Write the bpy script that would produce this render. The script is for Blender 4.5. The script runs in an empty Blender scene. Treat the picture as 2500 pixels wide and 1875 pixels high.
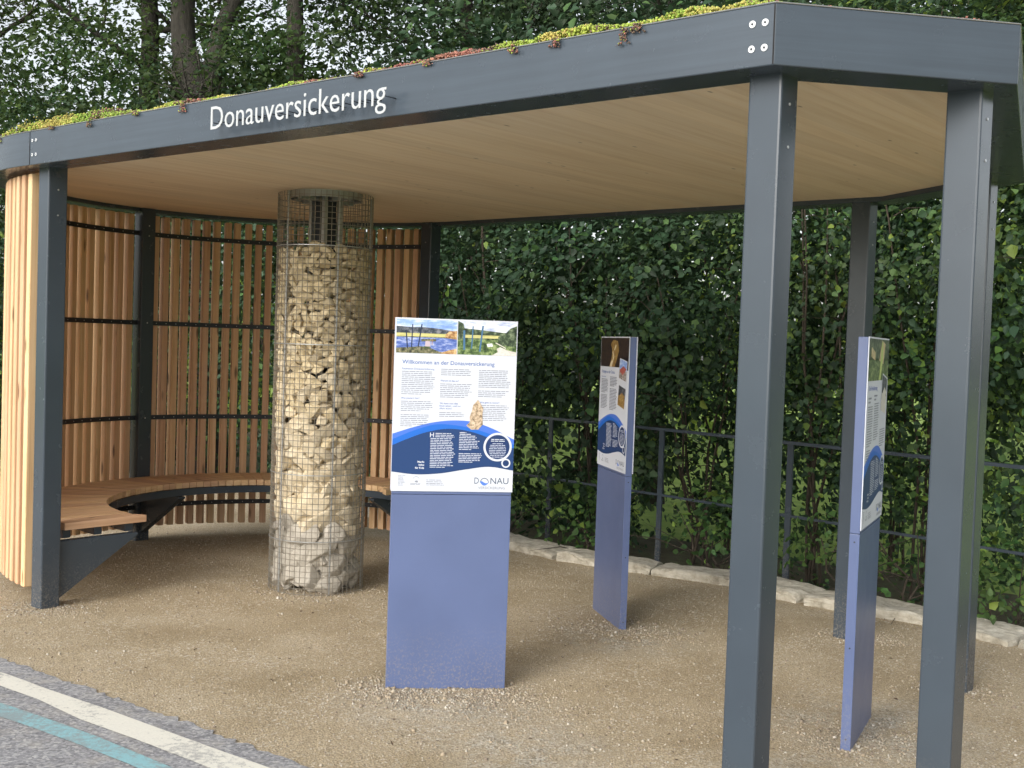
import bpy, math, random
import numpy as np
from mathutils import Vector, Matrix
from math import sin, cos, pi, radians as R
random.seed(7); rng = np.random.default_rng(7)
sc = bpy.context.scene
col = sc.collection

# ------------------------------------------------------------------ frame of the shelter
A0 = R(-40.0)
DV = np.array([cos(A0), sin(A0)]); NV = np.array([-DV[1], DV[0]])
OR = np.array([-1.68276, 8.20012])
def gz(x, y): return -.0157*x - .0123*(y-4.0)
def W(a, b, z=0.0):
    p = OR + a*DV + b*NV
    return (float(p[0]), float(p[1]), z)
def RZ(x, y): return 2.6109 - .0021*x + .0082*(y-6.0)      # underside of the roof edge beam
def WR(a, b, dz=0.0):
    x, y, _ = W(a, b); return (x, y, RZ(x, y)+dz)
def WG(a, b, dz=0.0):
    x, y, _ = W(a, b); return (x, y, gz(x, y)+dz)

# ------------------------------------------------------------------ object helpers
ORIG = {}
def link(o):
    col.objects.link(o); return o
def tag(o, label=None, cat=None, group=None, kind=None):
    if label: o['label'] = label
    if cat: o['category'] = cat
    if group: o['group'] = group
    if kind: o['kind'] = kind
    return o
def thing(name, loc, label, cat, group=None):
    o = link(bpy.data.objects.new(name, None)); o.location = loc; o.empty_display_size = .1
    ORIG[o.name] = Vector(loc)
    return tag(o, label, cat, group)
def origin(o): return ORIG.get(o.name, Vector((0, 0, 0)))
def place(o, parent, base=None):
    """mesh data are in world coordinates: shift them to the parent (or own) origin"""
    b = origin(parent) if parent is not None else Vector(base or (0, 0, 0))
    own = b if parent is None else b
    if own.length > 0: o.data.transform(Matrix.Translation(-own))
    if parent is not None:
        o.parent = parent; ORIG[o.name] = own
    else:
        o.location = own; ORIG[o.name] = own
    return o
def finish(name, me, mats, parent=None, base=None, smooth=False):
    for m in (mats if isinstance(mats, (list, tuple)) else [mats]): me.materials.append(m)
    if smooth: me.polygons.foreach_set('use_smooth', [True]*len(me.polygons))
    o = link(bpy.data.objects.new(name, me))
    return place(o, parent, base)
class MB:
    def __init__(s): s.v = []; s.f = []; s.m = []
    def add(s, vs, fs, mi=0):
        n = len(s.v); s.v += [tuple(map(float, v)) for v in vs]
        s.f += [tuple(i+n for i in f) for f in fs]; s.m += [mi]*len(fs)
    def prism(s, bot, top, mi=0):
        n = len(bot)
        fs = [tuple(range(n-1, -1, -1)), tuple(range(n, 2*n))]
        fs += [(i, (i+1) % n, n+(i+1) % n, n+i) for i in range(n)]
        s.add(list(bot)+list(top), fs, mi)
    def box(s, c, ax, ay, az, hx, hy, hz, mi=0):
        c = Vector(c); ax = Vector(ax)*hx; ay = Vector(ay)*hy; az = Vector(az)*hz
        b = [c-ax-ay-az, c+ax-ay-az, c+ax+ay-az, c-ax+ay-az]
        s.prism(b, [p+az*2 for p in b], mi)
    def lbox(s, a0, a1, b0, b1, z0, z1, mi=0):           # box in shelter axes
        P = [W(a0, b0), W(a1, b0), W(a1, b1), W(a0, b1)]
        s.prism([(x, y, z0) for x, y, _ in P], [(x, y, z1) for x, y, _ in P], mi)
    def tube(s, pts, rad, n=6, mi=0, cap=True):
        pts = [Vector(p) for p in pts]
        if not hasattr(rad, '__len__'): rad = [rad]*len(pts)
        rings = []
        up = Vector((0, 0, 1))
        t0 = (pts[1]-pts[0]).normalized()
        if abs(t0.z) > .9: up = Vector((1, 0, 0))
        for i, p in enumerate(pts):
            t = (pts[min(i+1, len(pts)-1)]-pts[max(i-1, 0)]).normalized()
            x = up.cross(t)
            if x.length < 1e-4: x = Vector((1, 0, 0)).cross(t)
            x.normalize(); y = t.cross(x); up = y if abs(t0.z) <= .9 else up
            rings.append([p+(x*cos(2*pi*k/n)+y*sin(2*pi*k/n))*rad[i] for k in range(n)])
        vs = [q for r in rings for q in r]; fs = []
        for i in range(len(pts)-1):
            for k in range(n):
                fs.append((i*n+k, i*n+(k+1) % n, (i+1)*n+(k+1) % n, (i+1)*n+k))
        if cap: fs += [tuple(range(n-1, -1, -1)), tuple((len(pts)-1)*n+k for k in range(n))]
        s.add(vs, fs, mi)
    def disc(s, c, nrm, r, th, n=14, mi=0):
        nrm = Vector(nrm).normalized(); c = Vector(c)
        s.tube([c, c+nrm*th], [r, r], n, mi)
    def build(s, name, mats, parent=None, base=None, smooth=False, bevel=0):
        me = bpy.data.meshes.new(name); me.from_pydata(s.v, [], s.f); me.update()
        if any(s.m): me.polygons.foreach_set('material_index', s.m)
        o = finish(name, me, mats, parent, base, smooth)
        if bevel:
            md = o.modifiers.new('bevel', 'BEVEL'); md.width = bevel; md.segments = 2; md.limit_method = 'ANGLE'
        return o

# ------------------------------------------------------------------ materials
def newmat(name):
    m = bpy.data.materials.new(name); m.use_nodes = True
    nt = m.node_tree; return m, nt, nt.nodes['Principled BSDF']
def nd(nt, t, **kw):
    n = nt.nodes.new(t)
    for k, v in kw.items(): setattr(n, k, v)
    return n
def ramp(nt, fac, stops):
    r = nd(nt, 'ShaderNodeValToRGB'); cr = r.color_ramp
    while len(cr.elements) < len(stops): cr.elements.new(.5)
    for e, (p, c) in zip(cr.elements, stops):
        e.position = p; e.color = (c, c, c, 1) if not hasattr(c, '__len__') else (*c, 1)
    nt.links.new(fac, r.inputs[0]); return r.outputs[0]
def coords(nt, scale=(1, 1, 1), rot=(0, 0, 0), obj=False):
    tc = nd(nt, 'ShaderNodeTexCoord'); mp = nd(nt, 'ShaderNodeMapping')
    mp.inputs['Scale'].default_value = scale; mp.inputs['Rotation'].default_value = rot
    if obj: nt.links.new(tc.outputs['Object'], mp.inputs[0])
    else:
        g = nd(nt, 'ShaderNodeNewGeometry'); src = g.outputs['Position']
        if any(rot):                                       # turn first, then stretch
            m0 = nd(nt, 'ShaderNodeMapping'); m0.inputs['Rotation'].default_value = rot; nt.links.new(src, m0.inputs[0]); src = m0.outputs[0]
            mp.inputs['Rotation'].default_value = (0, 0, 0)
        nt.links.new(src, mp.inputs[0])
    return mp.outputs[0]
def noise(nt, vec, scale, detail=4, rough=.55, out=0):
    n = nd(nt, 'ShaderNodeTexNoise'); n.inputs['Scale'].default_value = scale
    n.inputs['Detail'].default_value = detail; n.inputs['Roughness'].default_value = rough
    nt.links.new(vec, n.inputs['Vector']); return n.outputs[out]
def mixc(nt, fac, a, b, mode='MIX'):
    m = nd(nt, 'ShaderNodeMix', data_type='RGBA', blend_type=mode)
    for s, v in ((m.inputs[0], fac), (m.inputs[6], a), (m.inputs[7], b)):
        if hasattr(v, 'is_linked') or hasattr(v, 'links'): nt.links.new(v, s)
        elif hasattr(v, '__len__'): s.default_value = (*v, 1)
        else: s.default_value = v
    return m.outputs[2]
def bump(nt, b, h, strength=.3, dist=.01):
    n = nd(nt, 'ShaderNodeBump'); n.inputs['Strength'].default_value = strength; n.inputs['Distance'].default_value = dist
    nt.links.new(h, n.inputs['Height']); nt.links.new(n.outputs[0], b.inputs['Normal'])
def flat(name, c, rough=.5, metal=0, spec=.5):
    m, nt, b = newmat(name); b.inputs['Base Color'].default_value = (*c, 1)
    b.inputs['Roughness'].default_value = rough; b.inputs['Metallic'].default_value = metal
    b.inputs['Specular IOR Level'].default_value = spec
    return m
def metal_paint(name, c, rough=.38, streak=0.0, coat=0.0):
    m, nt, b = newmat(name); v = coords(nt)
    n = noise(nt, v, 3, 5); c2 = tuple(x*.93 for x in c); c3 = tuple(min(1, x*1.06) for x in c)
    cc = ramp(nt, n, [(.3, c2), (.7, c3)])
    if streak:
        st = noise(nt, coords(nt, (1.2, 1.2, 46)), 1.0, 4, .65); cc = mixc(nt, 1.0, cc, ramp(nt, st, [(.3, 1-streak), (.7, 1+streak)]), 'MULTIPLY')
    s = noise(nt, v, 260, 2); spk = ramp(nt, s, [(.74, 0), (.8, .35)])
    dust = mixc(nt, spk, cc, (c[0]*2.2+.02, c[1]*2.2+.02, c[2]*2.2+.02))
    sz = nd(nt, 'ShaderNodeSeparateXYZ'); nt.links.new(v, sz.inputs[0])
    hz_ = nd(nt, 'ShaderNodeMapRange'); nt.links.new(sz.outputs[2], hz_.inputs[0]); hz_.inputs[1].default_value = .32; hz_.inputs[2].default_value = -.05; hz_.inputs[3].default_value = .0; hz_.inputs[4].default_value = .5
    sp2 = ramp(nt, noise(nt, v, 85, 5, .8), [(.5, 0), (.62, 1)]); ml = nd(nt, 'ShaderNodeMath', operation='MULTIPLY'); nt.links.new(sp2, ml.inputs[0]); nt.links.new(hz_.outputs[0], ml.inputs[1])
    dust = mixc(nt, ml.outputs[0], dust, (.36, .31, .24))
    nt.links.new(dust, b.inputs['Base Color'])
    rr = ramp(nt, noise(nt, v, 9, 5), [(.3, rough-.02), (.75, rough+.04)]); nt.links.new(rr, b.inputs['Roughness'])
    bump(nt, b, noise(nt, v, 420, 2), .08, .002)
    b.inputs['Coat Weight'].default_value = coat; b.inputs['Coat Roughness'].default_value = .25
    return m
M = {}
M['steel'] = metal_paint('anthracite_paint', (.047, .062, .080), .25)
M['beam'] = metal_paint('beam_paint', (.050, .066, .085), .25, .10)
M['dark'] = metal_paint('dark_steel', (.018, .022, .030), .45)
M['galv'] = flat('galvanised', (.42, .43, .43), .42, .75)
M['wire'] = flat('wire', (.27, .25, .21), .42, .45)
M['bolt'] = flat('bolt', (.62, .64, .66), .35, .7)
M['washer'] = flat('washer', (.72, .74, .76), .4, .2)
M['white'] = flat('white_letter', (.45, .47, .48), .35)
M['blue'] = metal_paint('blue_paint', (.105, .142, .275), .30)

def wood(name, dark, mid, light, axis, board=None, knots=1.0, grain=1.0):
    """axis 'z' vertical grain; 'n' grain along the shelter's depth; 'r' radial grain (object with own colour)"""
    m, nt, b = newmat(name)
    if axis == 'z': v = coords(nt, (38*grain, 38*grain, 1.1))
    else: v = coords(nt, (30*grain, 1.0, 30*grain), (0, 0, -A0))
    n1 = noise(nt, v, 1.0, 5, .6); w = ramp(nt, n1, [(.25, dark), (.5, mid), (.78, light)])
    if axis == 'z': v2 = coords(nt, (14, 14, 3.2))
    else: v2 = coords(nt, (12, 4.0, 12), (0, 0, -A0))
    vo = nd(nt, 'ShaderNodeTexVoronoi'); vo.inputs['Scale'].default_value = 1.0; nt.links.new(v2, vo.inputs['Vector'])
    k = ramp(nt, vo.outputs['Distance'], [(0, 1), (.10*knots, .85), (.20*knots, 0)])
    # thin the knots out
    vc = nd(nt, 'ShaderNodeSeparateColor'); nt.links.new(vo.outputs['Color'], vc.inputs[0])
    sel = ramp(nt, vc.outputs[0], [(.56, 0), (.60, 1)])
    mm = nd(nt, 'ShaderNodeMath', operation='MULTIPLY'); nt.links.new(k, mm.inputs[0]); nt.links.new(sel, mm.inputs[1])
    c = mixc(nt, mm.outputs[0], w, tuple(x*.35 for x in dark))
    oi = nd(nt, 'ShaderNodeObjectInfo')
    hv = nd(nt, 'ShaderNodeHueSaturation'); nt.links.new(c, hv.inputs['Color'])
    mr = nd(nt, 'ShaderNodeMapRange'); nt.links.new(oi.outputs['Random'], mr.inputs[0])
    mr.inputs[3].default_value = .86; mr.inputs[4].default_value = 1.12
    nt.links.new(mr.outputs[0], hv.inputs['Value'])
    mr2 = nd(nt, 'ShaderNodeMapRange'); nt.links.new(oi.outputs['Random'], mr2.inputs[0])
    mr2.inputs[3].default_value = .488; mr2.inputs[4].default_value = .508; nt.links.new(mr2.outputs[0], hv.inputs['Hue'])
    out = hv.outputs[0]
    if board:
        # board joints and per-board tone along the a-axis
        g = coords(nt, (1/board, 1/board, 1/board), (0, 0, -A0))
        sx = nd(nt, 'ShaderNodeSeparateXYZ'); nt.links.new(g, sx.inputs[0])
        fr = nd(nt, 'ShaderNodeMath', operation='FRACT'); nt.links.new(sx.outputs[0], fr.inputs[0])
        jl = ramp(nt, fr.outputs[0], [(0, .55), (.012, 1), (.988, 1), (1, .55)])
        fl = nd(nt, 'ShaderNodeMath', operation='FLOOR'); nt.links.new(sx.outputs[0], fl.inputs[0])
        wn = nd(nt, 'ShaderNodeTexWhiteNoise', noise_dimensions='1D'); nt.links.new(fl.outputs[0], wn.inputs['W'])
        bt = nd(nt, 'ShaderNodeMapRange'); nt.links.new(wn.outputs[0], bt.inputs[0]); bt.inputs[3].default_value = .94; bt.inputs[4].default_value = 1.03
        h2 = nd(nt, 'ShaderNodeHueSaturation'); nt.links.new(out, h2.inputs['Color']); nt.links.new(bt.outputs[0], h2.inputs['Value'])
        out = mixc(nt, jl, tuple(x*.7 for x in dark), h2.outputs[0])
    nt.links.new(out, b.inputs['Base Color'])
    b.inputs['Roughness'].default_value = .62; b.inputs['Specular IOR Level'].default_value = .35
    bump(nt, b, n1, .25, .002)
    return m
M['slat'] = wood('larch_slat', (.50, .295, .148), (.68, .44, .25), (.77, .55, .345), 'z', None, 1.1)
M['seat'] = wood('larch_seat', (.49, .295, .15), (.68, .45, .255), (.78, .56, .36), 'n', None, .8)
M['soffit'] = wood('spruce_soffit', (.70, .56, .37), (.80, .67, .47), (.85, .74, .56), 'n', .14, .5, .8)

def stone_mat(name, a, b_, c, scale=9, bs=.6):
    m, nt, b = newmat(name); tc = nd(nt, 'ShaderNodeTexCoord')
    g = nd(nt, 'ShaderNodeNewGeometry'); v = g.outputs['Position']
    n = noise(nt, v, scale, 8, .65)
    cc = ramp(nt, n, [(.28, a), (.5, b_), (.75, c)])
    oi = nd(nt, 'ShaderNodeObjectInfo'); hv = nd(nt, 'ShaderNodeHueSaturation')
    mr = nd(nt, 'ShaderNodeMapRange'); nt.links.new(oi.outputs['Random'], mr.inputs[0]); mr.inputs[3].default_value = .72; mr.inputs[4].default_value = 1.12
    nt.links.new(cc, hv.inputs['Color']); nt.links.new(mr.outputs[0], hv.inputs['Value'])
    nt.links.new(hv.outputs[0], b.inputs['Base Color']); b.inputs['Roughness'].default_value = .9
    bump(nt, b, noise(nt, v, scale*5, 8, .7), bs, .01)
    return m
M['stone_y'] = stone_mat('yellow_limestone', (.44, .35, .20), (.64, .53, .34), (.76, .66, .47), 14)
M['stone_p'] = stone_mat('pale_limestone', (.50, .41, .26), (.69, .59, .42), (.81, .73, .57), 12)
M['stone_g'] = stone_mat('grey_limestone', (.34, .31, .26), (.50, .46, .39), (.62, .58, .51), 9)
M['curb'] = stone_mat('edging_limestone', (.28, .25, .19), (.52, .48, .39), (.68, .65, .56), 16, .9)

def leaf_mat(name, base, var=.45, tr=.35, hue=.03, rough=.58):
    m, nt, b = newmat(name); g = nd(nt, 'ShaderNodeNewGeometry'); rnd = g.outputs['Random Per Island']
    hv = nd(nt, 'ShaderNodeHueSaturation'); hv.inputs['Color'].default_value = (*base, 1)
    mr = nd(nt, 'ShaderNodeMapRange'); nt.links.new(rnd, mr.inputs[0]); mr.inputs[3].default_value = 1-var; mr.inputs[4].default_value = 1+var
    nt.links.new(mr.outputs[0], hv.inputs['Value'])
    big = noise(nt, g.outputs['Position'], 1.1, 3)
    mh = nd(nt, 'ShaderNodeMapRange'); nt.links.new(big, mh.inputs[0]); mh.inputs[1].default_value = .3; mh.inputs[2].default_value = .7
    mh.inputs[3].default_value = .5+hue; mh.inputs[4].default_value = .5-hue; nt.links.new(mh.outputs[0], hv.inputs['Hue'])
    nt.links.new(hv.outputs[0], b.inputs['Base Color']); b.inputs['Roughness'].default_value = rough; b.inputs['Specular IOR Level'].default_value = .35
    t = nd(nt, 'ShaderNodeBsdfTranslucent'); h2 = nd(nt, 'ShaderNodeHueSaturation'); nt.links.new(hv.outputs[0], h2.inputs['Color'])
    h2.inputs['Hue'].default_value = .475; h2.inputs['Value'].default_value = 1.9
    nt.links.new(h2.outputs[0], t.inputs[0])
    mx = nd(nt, 'ShaderNodeMixShader'); mx.inputs[0].default_value = tr
    nt.links.new(b.outputs[0], mx.inputs[1]); nt.links.new(t.outputs[0], mx.inputs[2])
    nt.links.new(mx.outputs[0], nt.nodes['Material Output'].inputs['Surface'])
    return m
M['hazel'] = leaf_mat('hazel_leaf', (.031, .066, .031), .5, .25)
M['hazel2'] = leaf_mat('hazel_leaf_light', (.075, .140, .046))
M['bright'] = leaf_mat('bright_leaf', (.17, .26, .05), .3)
M['wood_leaf'] = leaf_mat('wood_leaf', (.050, .090, .028), .5, .5)
M['far_leaf'] = leaf_mat('far_leaf', (.050, .085, .042), .5, .35)
M['under'] = leaf_mat('undergrowth_leaf', (.065, .13, .035), .45, .35)
def bark(name, c):
    m, nt, b = newmat(name); v = coords(nt, (1, 1, .35))
    n = noise(nt, v, 22, 8, .7); cc = ramp(nt, n, [(.3, tuple(x*.45 for x in c)), (.55, c), (.75, tuple(x*1.7 for x in c))])
    nt.links.new(cc, b.inputs['Base Color']); b.inputs['Roughness'].default_value = .95; bump(nt, b, n, .9, .03)
    return m
M['bark'] = bark('bark', (.050, .045, .037)); M['twig'] = bark('twig', (.07, .055, .04))

# gravel / path
def gravel():
    m, nt, b = newmat('sandy_gravel'); v = coords(nt)
    big = noise(nt, v, 1.3, 5, .6)
    c = ramp(nt, big, [(.32, (.335, .265, .165)), (.52, (.425, .345, .23)), (.72, (.50, .42, .30))])
    fine = noise(nt, v, 120, 4, .75); cf = ramp(nt, fine, [(.32, .34), (.5, 1.0), (.68, 1.62)])
    c = mixc(nt, 1.0, c, cf, 'MULTIPLY')
    vo = nd(nt, 'ShaderNodeTexVoronoi'); vo.inputs['Scale'].default_value = 95; nt.links.new(v, vo.inputs['Vector'])
    sp = nd(nt, 'ShaderNodeSeparateColor'); nt.links.new(vo.outputs['Color'], sp.inputs[0])
    pick = ramp(nt, sp.outputs[0], [(.70, 0), (.74, 1)])
    cellc = ramp(nt, sp.outputs[1], [(0, (.30, .235, .16)), (.5, (.55, .47, .35)), (1, (.70, .65, .55))])
    stones = noise(nt, v, 1.9, 4, .6); area = ramp(nt, stones, [(.42, .15), (.62, .9)])
    mu = nd(nt, 'ShaderNodeMath', operation='MULTIPLY'); nt.links.new(pick, mu.inputs[0]); nt.links.new(area, mu.inputs[1])
    c = mixc(nt, mu.outputs[0], c, cellc)
    # looser pale chippings heaped round the sign feet
    g = nd(nt, 'ShaderNodeNewGeometry')
    acc = None
    for (x, y, r) in ((-.25, 5.35, .62), (.72, 6.75, .50), (1.72, 5.3, .62), (.1, 4.75, .5), (1.2, 4.4, .6), (-.55, 6.9, .28)):
        d = nd(nt, 'ShaderNodeVectorMath', operation='DISTANCE'); nt.links.new(g.outputs['Position'], d.inputs[0])
        d.inputs[1].default_value = (x, y, gz(x, y))
        rr = nd(nt, 'ShaderNodeMapRange'); nt.links.new(d.outputs['Value'], rr.inputs[0])
        rr.inputs[1].default_value = r; rr.inputs[2].default_value = r*.25; rr.inputs[3].default_value = 0; rr.inputs[4].default_value = 1
        if acc is None: acc = rr.outputs[0]
        else:
            mx = nd(nt, 'ShaderNodeMath', operation='MAXIMUM'); nt.links.new(acc, mx.inputs[0]); nt.links.new(rr.outputs[0], mx.inputs[1]); acc = mx.outputs[0]
    brk = ramp(nt, noise(nt, v, 5.5, 5, .7), [(.38, 0), (.6, 1)])
    mu2 = nd(nt, 'ShaderNodeMath', operation='MULTIPLY'); nt.links.new(acc, mu2.inputs[0]); nt.links.new(brk, mu2.inputs[1])
    vo2 = nd(nt, 'ShaderNodeTexVoronoi'); vo2.inputs['Scale'].default_value = 80; nt.links.new(v, vo2.inputs['Vector'])
    s2 = nd(nt, 'ShaderNodeSeparateColor'); nt.links.new(vo2.outputs['Color'], s2.inputs[0])
    pale = ramp(nt, s2.outputs[0], [(0, (.20, .17, .13)), (.5, (.42, .38, .30)), (1, (.60, .56, .48))])
    c = mixc(nt, mu2.outputs[0], c, pale)
    nt.links.new(c, b.inputs['Base Color']); b.inputs['Roughness'].default_value = .95; b.inputs['Specular IOR Level'].default_value = .2
    ad = nd(nt, 'ShaderNodeMath', operation='ADD'); nt.links.new(fine, ad.inputs[0]); nt.links.new(vo.outputs['Distance'], ad.inputs[1])
    bump(nt, b, ad.outputs[0], .55, .008)
    return m
M['gravel'] = gravel()
def asphalt():
    m, nt, b = newmat('asphalt'); v = coords(nt)
    n = noise(nt, v, 60, 6, .75); n2 = noise(nt, v, 2.6, 6, .65)
    c = ramp(nt, n, [(.3, (.15, .15, .16)), (.52, (.30, .30, .31)), (.72, (.50, .50, .50))])
    d = ramp(nt, n2, [(.35, .82), (.5, 1.0), (.7, 1.35)])
    c = mixc(nt, 1.0, c, d, 'MULTIPLY')
    va = nd(nt, 'ShaderNodeTexVoronoi'); va.inputs['Scale'].default_value = 85; nt.links.new(v, va.inputs['Vector'])
    sa = nd(nt, 'ShaderNodeSeparateColor'); nt.links.new(va.outputs['Color'], sa.inputs[0])
    c = mixc(nt, .55, c, ramp(nt, sa.outputs[0], [(0, (.09, .09, .10)), (.5, (.27, .27, .28)), (.85, (.42, .42, .42)), (1, (.62, .61, .58))]))
    dust = ramp(nt, noise(nt, v, 7, 8, .7), [(.50, 0), (.68, .55)]); c = mixc(nt, dust, c, (.45, .42, .37))
    nt.links.new(c, b.inputs['Base Color']); b.inputs['Roughness'].default_value = .9; bump(nt, b, n, .5, .006)
    return m
M['asphalt'] = asphalt()
def paint(name, c, worn=.62):
    m, nt, b = newmat(name); v = coords(nt)
    n = noise(nt, v, 34, 9, .8); n2 = noise(nt, v, 3, 4)
    a = nd(nt, 'ShaderNodeMath', operation='MULTIPLY_ADD'); nt.links.new(n2, a.inputs[0]); a.inputs[1].default_value = .55; nt.links.new(n, a.inputs[2])
    k = ramp(nt, a.outputs[0], [(worn+.16, 0), (worn+.28, .75)])
    cc = mixc(nt, k, c, (.27, .27, .27)); cc = mixc(nt, ramp(nt, noise(nt, v, 90, 3), [(.35, .0), (.65, .25)]), cc, tuple(x*.75 for x in c))
    nt.links.new(cc, b.inputs['Base Color']); b.inputs['Roughness'].default_value = .8; bump(nt, b, n, .4, .004)
    return m
M['pwhite'] = paint('road_white', (.76, .74, .65), .64); M['pteal'] = paint('road_teal', (.27, .50, .54), .56)
def lawn():
    m, nt, b = newmat('meadow'); v = coords(nt); n = noise(nt, v, 2.2, 8, .7)
    c = ramp(nt, n, [(.3, (.16, .27, .045)), (.5, (.27, .40, .07)), (.7, (.42, .52, .13))])
    nt.links.new(c, b.inputs['Base Color']); b.inputs['Roughness'].default_value = .9; bump(nt, b, noise(nt, v, 60, 4), .8, .04); return m
M['lawn'] = lawn()
def soil():
    m, nt, b = newmat('forest_soil'); v = coords(nt); n = noise(nt, v, 9, 8, .7)
    c = ramp(nt, n, [(.3, (.06, .05, .03)), (.5, (.10, .09, .05)), (.7, (.10, .14, .05))])
    nt.links.new(c, b.inputs['Base Color']); b.inputs['Roughness'].default_value = .95; bump(nt, b, n, .8, .04); return m
M['soil'] = soil()

# ------------------------------------------------------------------ ground
def sheet(name, poly, dz, mat, label, zf=gz):
    me = bpy.data.meshes.new(name)
    me.from_pydata([(x, y, zf(x, y)+dz) for x, y in poly], [], [tuple(range(len(poly)))]); me.update()
    o = finish(name, me, mat); tag(o, label, kind='structure'); return o
# curb line, far side beyond it is lower meadow ground
CL = [(-9.5, 16.6), (-6.2, 14.9), (-3.6, 13.4), (-1.5, 11.55), (.02, 9.95), (.60, 9.32), (1.66, 8.72), (2.18, 8.14), (2.85, 7.68), (3.27, 7.12), (4.3, 6.0), (5.6, 4.6), (8.5, 1.5)]
sheet('gravel_ground', CL[::-1]+[(-14, 17.5), (-14, -6), (9, -6)], 0, M['gravel'], 'sandy gravel ground under and around the shelter')
def gz2(x, y): return gz(x, y)-.16
sheet('ground', [(-90, -60), (90, -60), (90, 110), (-90, 110)], -.30, M['lawn'], 'bright green meadow behind the hedge', gz)
# strip of soil under the shrubs and trees
off = [(x+1.9, y+1.75) for x, y in CL]
sheet('soil_ground', [(x-.05, y-.05) for x, y in CL]+off[::-1], -.17, M['soil'], 'dark soil strip under the hedge')
sheet('woodland_ground', [(-16, 14.5), (-3.2, 14.9), (-1.2, 16.5), (-1, 24), (-16, 26)], -.16, M['soil'], 'dark soil under the trees')

def arc_strip(name, up, lo, dz, mat, label):
    n = max(len(up), len(lo)); 
    def res(L, k=26):
        L = np.array(L); d = np.r_[0, np.cumsum(np.hypot(*np.diff(L, axis=0).T))]; t = np.linspace(0, d[-1], k)
        return np.c_[np.interp(t, d, L[:, 0]), np.interp(t, d, L[:, 1])]
    U, Lw = res(up), res(lo); vs = []; fs = []
    for i in range(len(U)):
        for p in (U[i], Lw[i]): vs.append((p[0], p[1], gz(p[0], p[1])+dz))
    for i in range(len(U)-1): fs.append((2*i, 2*i+1, 2*i+3, 2*i+2))
    me = bpy.data.meshes.new(name); me.from_pydata(vs, [], fs); me.update()
    o = finish(name, me, mat); tag(o, label, kind='structure'); return o
AE = [(-6.6, 7.6), (-4.2, 6.6), (-2.516, 5.687), (-2.311, 5.553), (-2.095, 5.398), (-1.918, 5.276), (-1.772, 5.155), (-1.554, 4.999), (-1.356, 4.876), (-1.134, 4.693), (-.9, 4.528), (-.746, 4.411), (.05, 3.72), (1.4, 2.3), (3, 0)]
AE2 = []
for i in range(len(AE)-1):
    p, q = AE[i], AE[i+1]; L = math.hypot(q[0]-p[0], q[1]-p[1]); k = max(1, int(L/.035))
    for j in range(k):
        t = j/k; AE2.append((p[0]+(q[0]-p[0])*t+random.gauss(0, .008), p[1]+(q[1]-p[1])*t+random.gauss(0, .011)))
AE2.append(AE[-1])
sheet('asphalt_path', AE2+[(3, -5), (-12, -5), (-12, 9)], .006, M['asphalt'], 'worn grey asphalt cycle path in the lower left corner')
arc_strip('road_marking', [(-6.4, 7.35), (-4.1, 6.35), (-2.411, 5.453), (-2.149, 5.251), (-1.879, 5.082), (-1.657, 4.918), (-1.43, 4.755), (-1.255, 4.63), (-1.07, 4.493), (-.914, 4.388), (-.1, 3.83), (1.6, 2.6)],
          [(-6.3, 7.15), (-4.0, 6.15), (-2.315, 5.238), (-2.071, 5.064), (-1.777, 4.811), (-1.573, 4.674), (-1.359, 4.527), (-1.218, 4.42), (-1.10, 4.33), (-.3, 3.72), (1.4, 2.4)],
          .010, M['pwhite'], 'cream white edge line painted along the asphalt')
arc_strip('road_marking', [(-6.2, 6.9), (-4.0, 5.95), (-2.203, 4.988), (-2.004, 4.863), (-1.81, 4.733), (-1.626, 4.609), (-1.445, 4.472), (-1.273, 4.338), (-.5, 3.75), (1.0, 2.5)],
          [(-6.1, 6.7), (-3.9, 5.75), (-2.127, 4.818), (-1.908, 4.67), (-1.746, 4.569), (-1.563, 4.434), (-1.413, 4.333), (-.65, 3.73), (.85, 2.45)],
          .010, M['pteal'], 'turquoise line painted on the asphalt beside the white line')

# edging stones
def rock_mesh(name, seed, pts=22, flat_=1.0, sub=0):
    import bmesh
    r = np.random.default_rng(seed); p = r.normal(size=(pts, 3)); p /= np.linalg.norm(p, axis=1)[:, None]
    p *= r.uniform(.82, 1.08, (pts, 1))
    bm = bmesh.new()
    for q in p: bm.verts.new(q)
    bmesh.ops.convex_hull(bm, input=bm.verts)
    bmesh.ops.delete(bm, geom=[v for v in bm.verts if not v.link_faces], context='VERTS')
    bmesh.ops.bevel(bm, geom=list(bm.edges), offset=.05, segments=1, profile=.6, affect='EDGES')
    for v in bm.verts:
        if v.co.length > 1.06: v.co *= 1.06/v.co.length
    me = bpy.data.meshes.new(name); bm.to_mesh(me); bm.free()
    return me
def slab(name, seed, L, Wd, H):
    import bmesh
    from mathutils import noise as mn
    r = np.random.default_rng(seed); bm = bmesh.new(); bmesh.ops.create_cube(bm, size=1)
    bmesh.ops.subdivide_edges(bm, edges=bm.edges, cuts=11, use_grid_fill=True)
    sk = r.uniform(-.12, .12, 4)
    for v in bm.verts:
        x, y, z = v.co
        e = (abs(x)*2)**9; e2 = (abs(y)*2)**9
        q = Vector((x*L*6+seed*7, y*Wd*6, z*H*6)); n = mn.noise_vector(q)*.018+mn.noise_vector(q*3.1)*.010+mn.noise_vector(q*9)*.004
        if z > 0: z *= (1-.16*e)*(1-.14*e2)
        v.co = (x*L*(1+sk[0]*y)+n.x*1.3, y*Wd*(1+sk[1]*x)+n.y*1.5+sk[2]*.15*x, z*H+(n.z*.9 if z > 0 else 0)+sk[3]*.06*x)
    me = bpy.data.meshes.new(name); bm.to_mesh(me); bm.free()
    me.polygons.foreach_set('use_smooth', [False]*len(me.polygons)); me.materials.append(M['curb']); return me
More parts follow.
